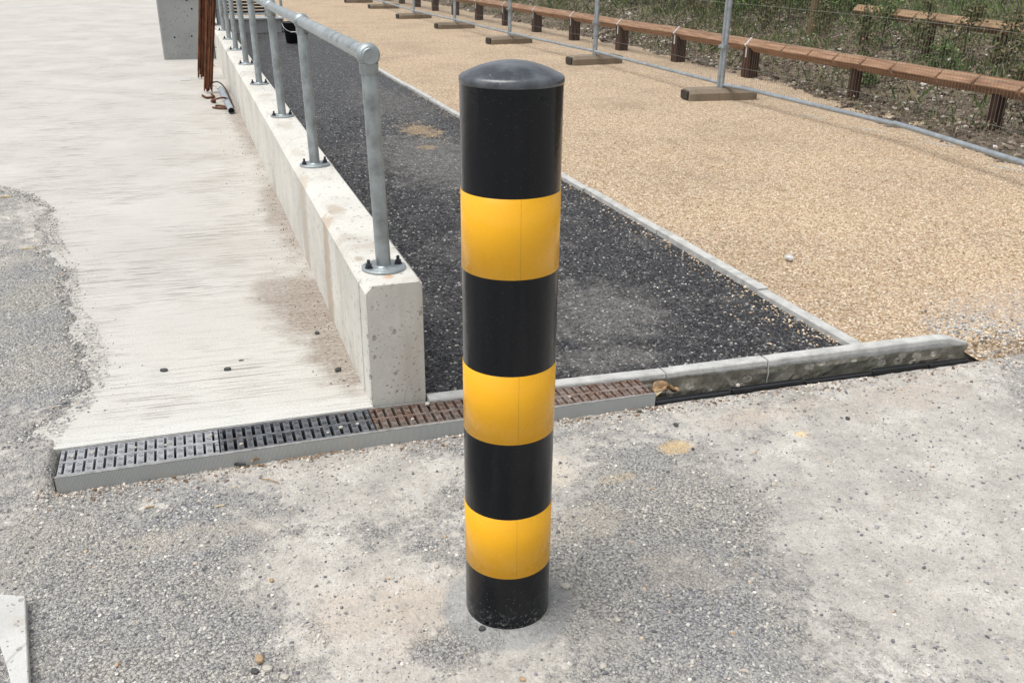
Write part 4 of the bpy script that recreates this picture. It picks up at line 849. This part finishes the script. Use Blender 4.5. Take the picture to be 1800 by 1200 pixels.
# ------------------------------------------------------------ planting on the bank
def leafquads(P, size, up=.3):
    n = len(P); d = RNG.normal(size=(n, 3)); d /= np.linalg.norm(d, axis=1)[:, None]; e = np.cross(d, RNG.normal(size=(n, 3))); e /= np.linalg.norm(e, axis=1)[:, None]
    s = size*(.5+RNG.rand(n))[:, None]
    V = np.stack([P-d*s, P+e*s*.45, P+d*s, P-e*s*.45], 1).reshape(-1, 3); return V, np.arange(n*4).reshape(n, 4)
def sapling(x, y, H_, nl, leafsz, lab, mat, name='sapling', bushy=.22, nb=9):
    z0 = float(hS(np.array(x), np.array(y)))-.02; t = empty(name, (x, y, z0), lab, 'plant', 'young plants on the bank')
    m = MB(); lean = Vector((random.uniform(-.12, .12), random.uniform(-.1, .1), 1)); top = lean*H_
    def sp(f): return Vector((x, y, z0))+top*f+Vector((.02*sin(f*7+x*9), .02*cos(f*6+y), 0))*H_
    m.tube([sp(f) for f in np.linspace(0, 1, 7)], [.004+.006*(1-f)*H_ for f in np.linspace(0, 1, 7)], 5, False); tips = []
    for b in range(nb):
        f = random.uniform(.15, .95); a = random.uniform(0, 2*pi); L = bushy*H_*(1.15-f)*random.uniform(.6, 1.4)+.03
        p0 = sp(f); p1 = p0+Vector((cos(a)*L, sin(a)*L, L*random.uniform(.5, 1.2))); mid = p0.lerp(p1, .5)+Vector((0, 0, -.1*L))
        m.tube([p0, mid, p1], [.003, .0025, .0015], 4, False); tips += [p0.lerp(p1, k) for k in (.4, .6, .8, 1)]
    m.build('stem', M['twig'], t)
    T = np.array([tuple(q) for q in tips]+[tuple(sp(f)) for f in (.6, .8, 1)]); P = T[RNG.randint(0, len(T), nl)]+RNG.normal(0, .03+.02*H_, (nl, 3))
    V, Fq = leafquads(P-np.array([x, y, z0]), leafsz); o = fast('foliage', V, Fq, mat); o.parent = t; return t
def undergrowth(name, n, xr, yr, hmax, size, mask, mat, lab):
    x = RNG.uniform(*xr, n); y = RNG.uniform(*yr, n); k = mask(x, y); x, y = x[k], y[k]; z = hS(x, y)+RNG.rand(len(x))**1.5*hmax*(.4+1.2*np.clip(fb(x, y, 2.2, 93)+.5, 0, 1))
    V, Fq = leafquads(np.stack([x, y, z], -1), size); return tag(fast(name, V, Fq, mat), lab, 'undergrowth', kind='stuff')
def bank(px, py):     # where a pixel ray meets the bank
    d = rt2*((px-900)/F)+up2*(-(py-600)/F)+fw; t = 5.
    while t < 60:
        p = Vector((0, 0, CH))+d*t
        if p.x > 5.2 and p.z < float(hS(np.array(p.x), np.array(p.y))): break
        t += .04
    return p.x, p.y
SP = [(1510, 128, .42, 60, .020, 0, 'twiggy sapling just behind the timber rail, below the end of the upper rail'), (1440, 78, .40, 70, .018, 0, 'thin sapling standing just right of the wooden stake foot'), (1545, 92, .35, 90, .018, 1, 'leafy young shrub between the two timber rails'),
      (1620, 105, .42, 80, .02, 0, 'brownish sapling between the rails, second from the left'), (1690, 120, .45, 70, .02, 0, 'sparse sapling between the rails, third from the left'), (1772, 130, .45, 110, .02, 0, 'dense brown shrub between the rails at the right edge'),
      (1655, 150, .25, 90, .016, 1, 'short green shrub right behind the near timber rail'), (1340, 62, .45, 120, .02, 0, 'loose shrub left of the wooden stake'), (1370, 50, .55, 160, .02, 1, 'leafy green shrub close to the left of the wooden stake'),
      (1290, 48, .35, 90, .018, 1, 'small green shrub right of the nearest fence post'), (1235, 46, .5, 60, .018, 0, 'bare thin sapling left of the nearest fence post'), (1220, 30, .5, 60, .02, 0, 'bare thin sapling farther left of the nearest fence post'),
      (1160, 22, .45, 120, .022, 1, 'bushy green plant behind the middle of the timber rail'), (1100, 12, .5, 140, .024, 1, 'bushy green plant left of the middle fence bay'),
      (1770, 190, .22, 70, .018, 0, 'low dry weed under the near timber rail at the right'), (1520, 155, .14, 60, .018, 1, 'small green weed below the near timber rail'), (1250, 95, .16, 50, .015, 1, 'small green weed beside the nearest fence post')]
for i, (px, py, H_, nl, sz, gr, lab) in enumerate(SP):
    x, y = bank(px, py); sapling(x, y, H_*1.5, nl*7, sz*1.15, lab, M['green'] if gr else M['dryleaf'], bushy=.38 if gr else .25, nb=14 if gr else 9)
# row of dense green plants at the back
gl = ['leftmost', 'second', 'third', 'fourth', 'fifth', 'sixth', 'seventh', 'eighth', 'ninth', 'tenth', 'eleventh', 'twelfth', 'thirteenth', 'fourteenth', 'fifteenth']
k = 0
for (px, py) in ((990, 2), (1040, 3), (1085, 4), (1130, 10), (1180, 16), (1215, 14), (1255, 22), (1300, 26), (1345, 30), (1385, 36), (1410, 22), (1462, 34), (1490, 28), (1760, 8)):
    x, y = bank(px, py); t_ = sapling(x, y, .5 if py < 40 else .4, 1100, .026, f'dense green weed clump atop the bank, {gl[k]} from the left', M['green'], 'weed_clump', .55, 22); t_['group'] = 'weed clumps along the bank top'; k += 1
# ground cover
def cover(name, n, xr, yr, hmin, hmax, mask, mat, lab):
    x = RNG.uniform(*xr, n); y = RNG.uniform(*yr, n); k = mask(x, y); x, y = x[k], y[k]; n = len(x); z = hS(x, y)
    a = RNG.uniform(0, 2*pi, n); h = hmin+(hmax-hmin)*RNG.rand(n)**2; w = .0025+.002*RNG.rand(n); lx, ly = RNG.normal(0, .45, n)*h, RNG.normal(0, .45, n)*h
    V = np.stack([np.stack([x-w*cos_(a), y-w*sin_(a), z-.01], -1), np.stack([x+w*cos_(a), y+w*sin_(a), z-.01], -1), np.stack([x+lx*.4+w*.6*cos_(a), y+ly*.4, z+h*.6], -1), np.stack([x+lx, y+ly, z+h], -1)], 1).reshape(-1, 3)
    return tag(fast(name, V, np.arange(n*4).reshape(n, 4), mat), lab, 'ground cover', kind='stuff')
mk = lambda x, y: (x > xE(y)+.3) & (RNG.rand(len(x)) < sst(-.25, .35, fb(x, y, 1.9, 91))*(.3+.7*sst(6, 8, x)))
cover('grass', 70000, (5.6, 15), (4.6, 22), .03, .19, mk, M['grassm'], 'thin dry and green grass among the soil of the bank')
mk2 = lambda x, y: (x > 9.4) & (RNG.rand(len(x)) < .6*sst(-.05, .35, fb(x, y, 1.2, 92)))
cover('grass', 60000, (9, 20), (8, 34), .08, .28, mk2, M['green'], 'taller green weeds and grass toward the top of the bank')
undergrowth('undergrowth', 130000, (7.4, 20), (7, 34), .26, .018, lambda x, y: (RNG.rand(len(x)) < sst(-.1, .35, fb(x, y, 1.6, 94)+.07*(x-9.6))), M['green'], 'leafy green undergrowth toward the top of the bank')
undergrowth('dry_litter', 170000, (5.2, 14), (4, 24), .10, .012, lambda x, y: (x > xE(y)+.15) & (RNG.rand(len(x)) < sst(-.3, .35, fb(x, y, 2.4, 95))), M['litter'], 'dry leaf and twig litter over the soil of the bank')
# wooden stake
x, y = bank(1425, 62); z = float(hS(np.array(x), np.array(y)))
m = MB(); m.tube([(x, y, z-.05), (x+.01, y, z+.6), (x+.03, y, z+1.4)], [.060, .055, .05], 12); tag(m.build('wooden_stake', M['stake']), 'round wooden stake standing in the bank behind the timber rail', 'stake')
# thin sticks in the gravel along the fence
for i, (px, py, lab) in enumerate([(1430, 205, 'thin pale lath in the gravel below the fence, nearest the fence foot'), (1530, 228, 'thin pale lath in the gravel below the fence joint'), (1645, 252, 'thin pale lath in the gravel third along the fence'), (1775, 296, 'thin pale lath in the gravel at the right edge'), (1000, 84, 'thin pale lath in the gravel between two fence feet')]):
    x, y = atg(px, py, 0); L = .13 if i < 4 else .35; dx, dy = (.25, -.97); m = MB()
    c = [(x+s*L*dx+t*.007*dy, y+s*L*dy-t*.007*dx) for s, t in ((-1, -1), (1, -1), (1, 1), (-1, 1))]
    z = float(hG(np.array(x), np.array(y)))
    m.hexa([(a, b, z-.002) for a, b in c][::-1]+[(a, b, z+.009) for a, b in c][::-1]); o = m.build('lath', M['pale']); tag(o, lab, 'lath', 'thin laths by the fence')
rock('plastic_scrap', *atg(1386, 456, 0), 0, .028, M['strap'], 'crumpled pale plastic scrap on the golden gravel', 'scrap', (.7, .9, .5))
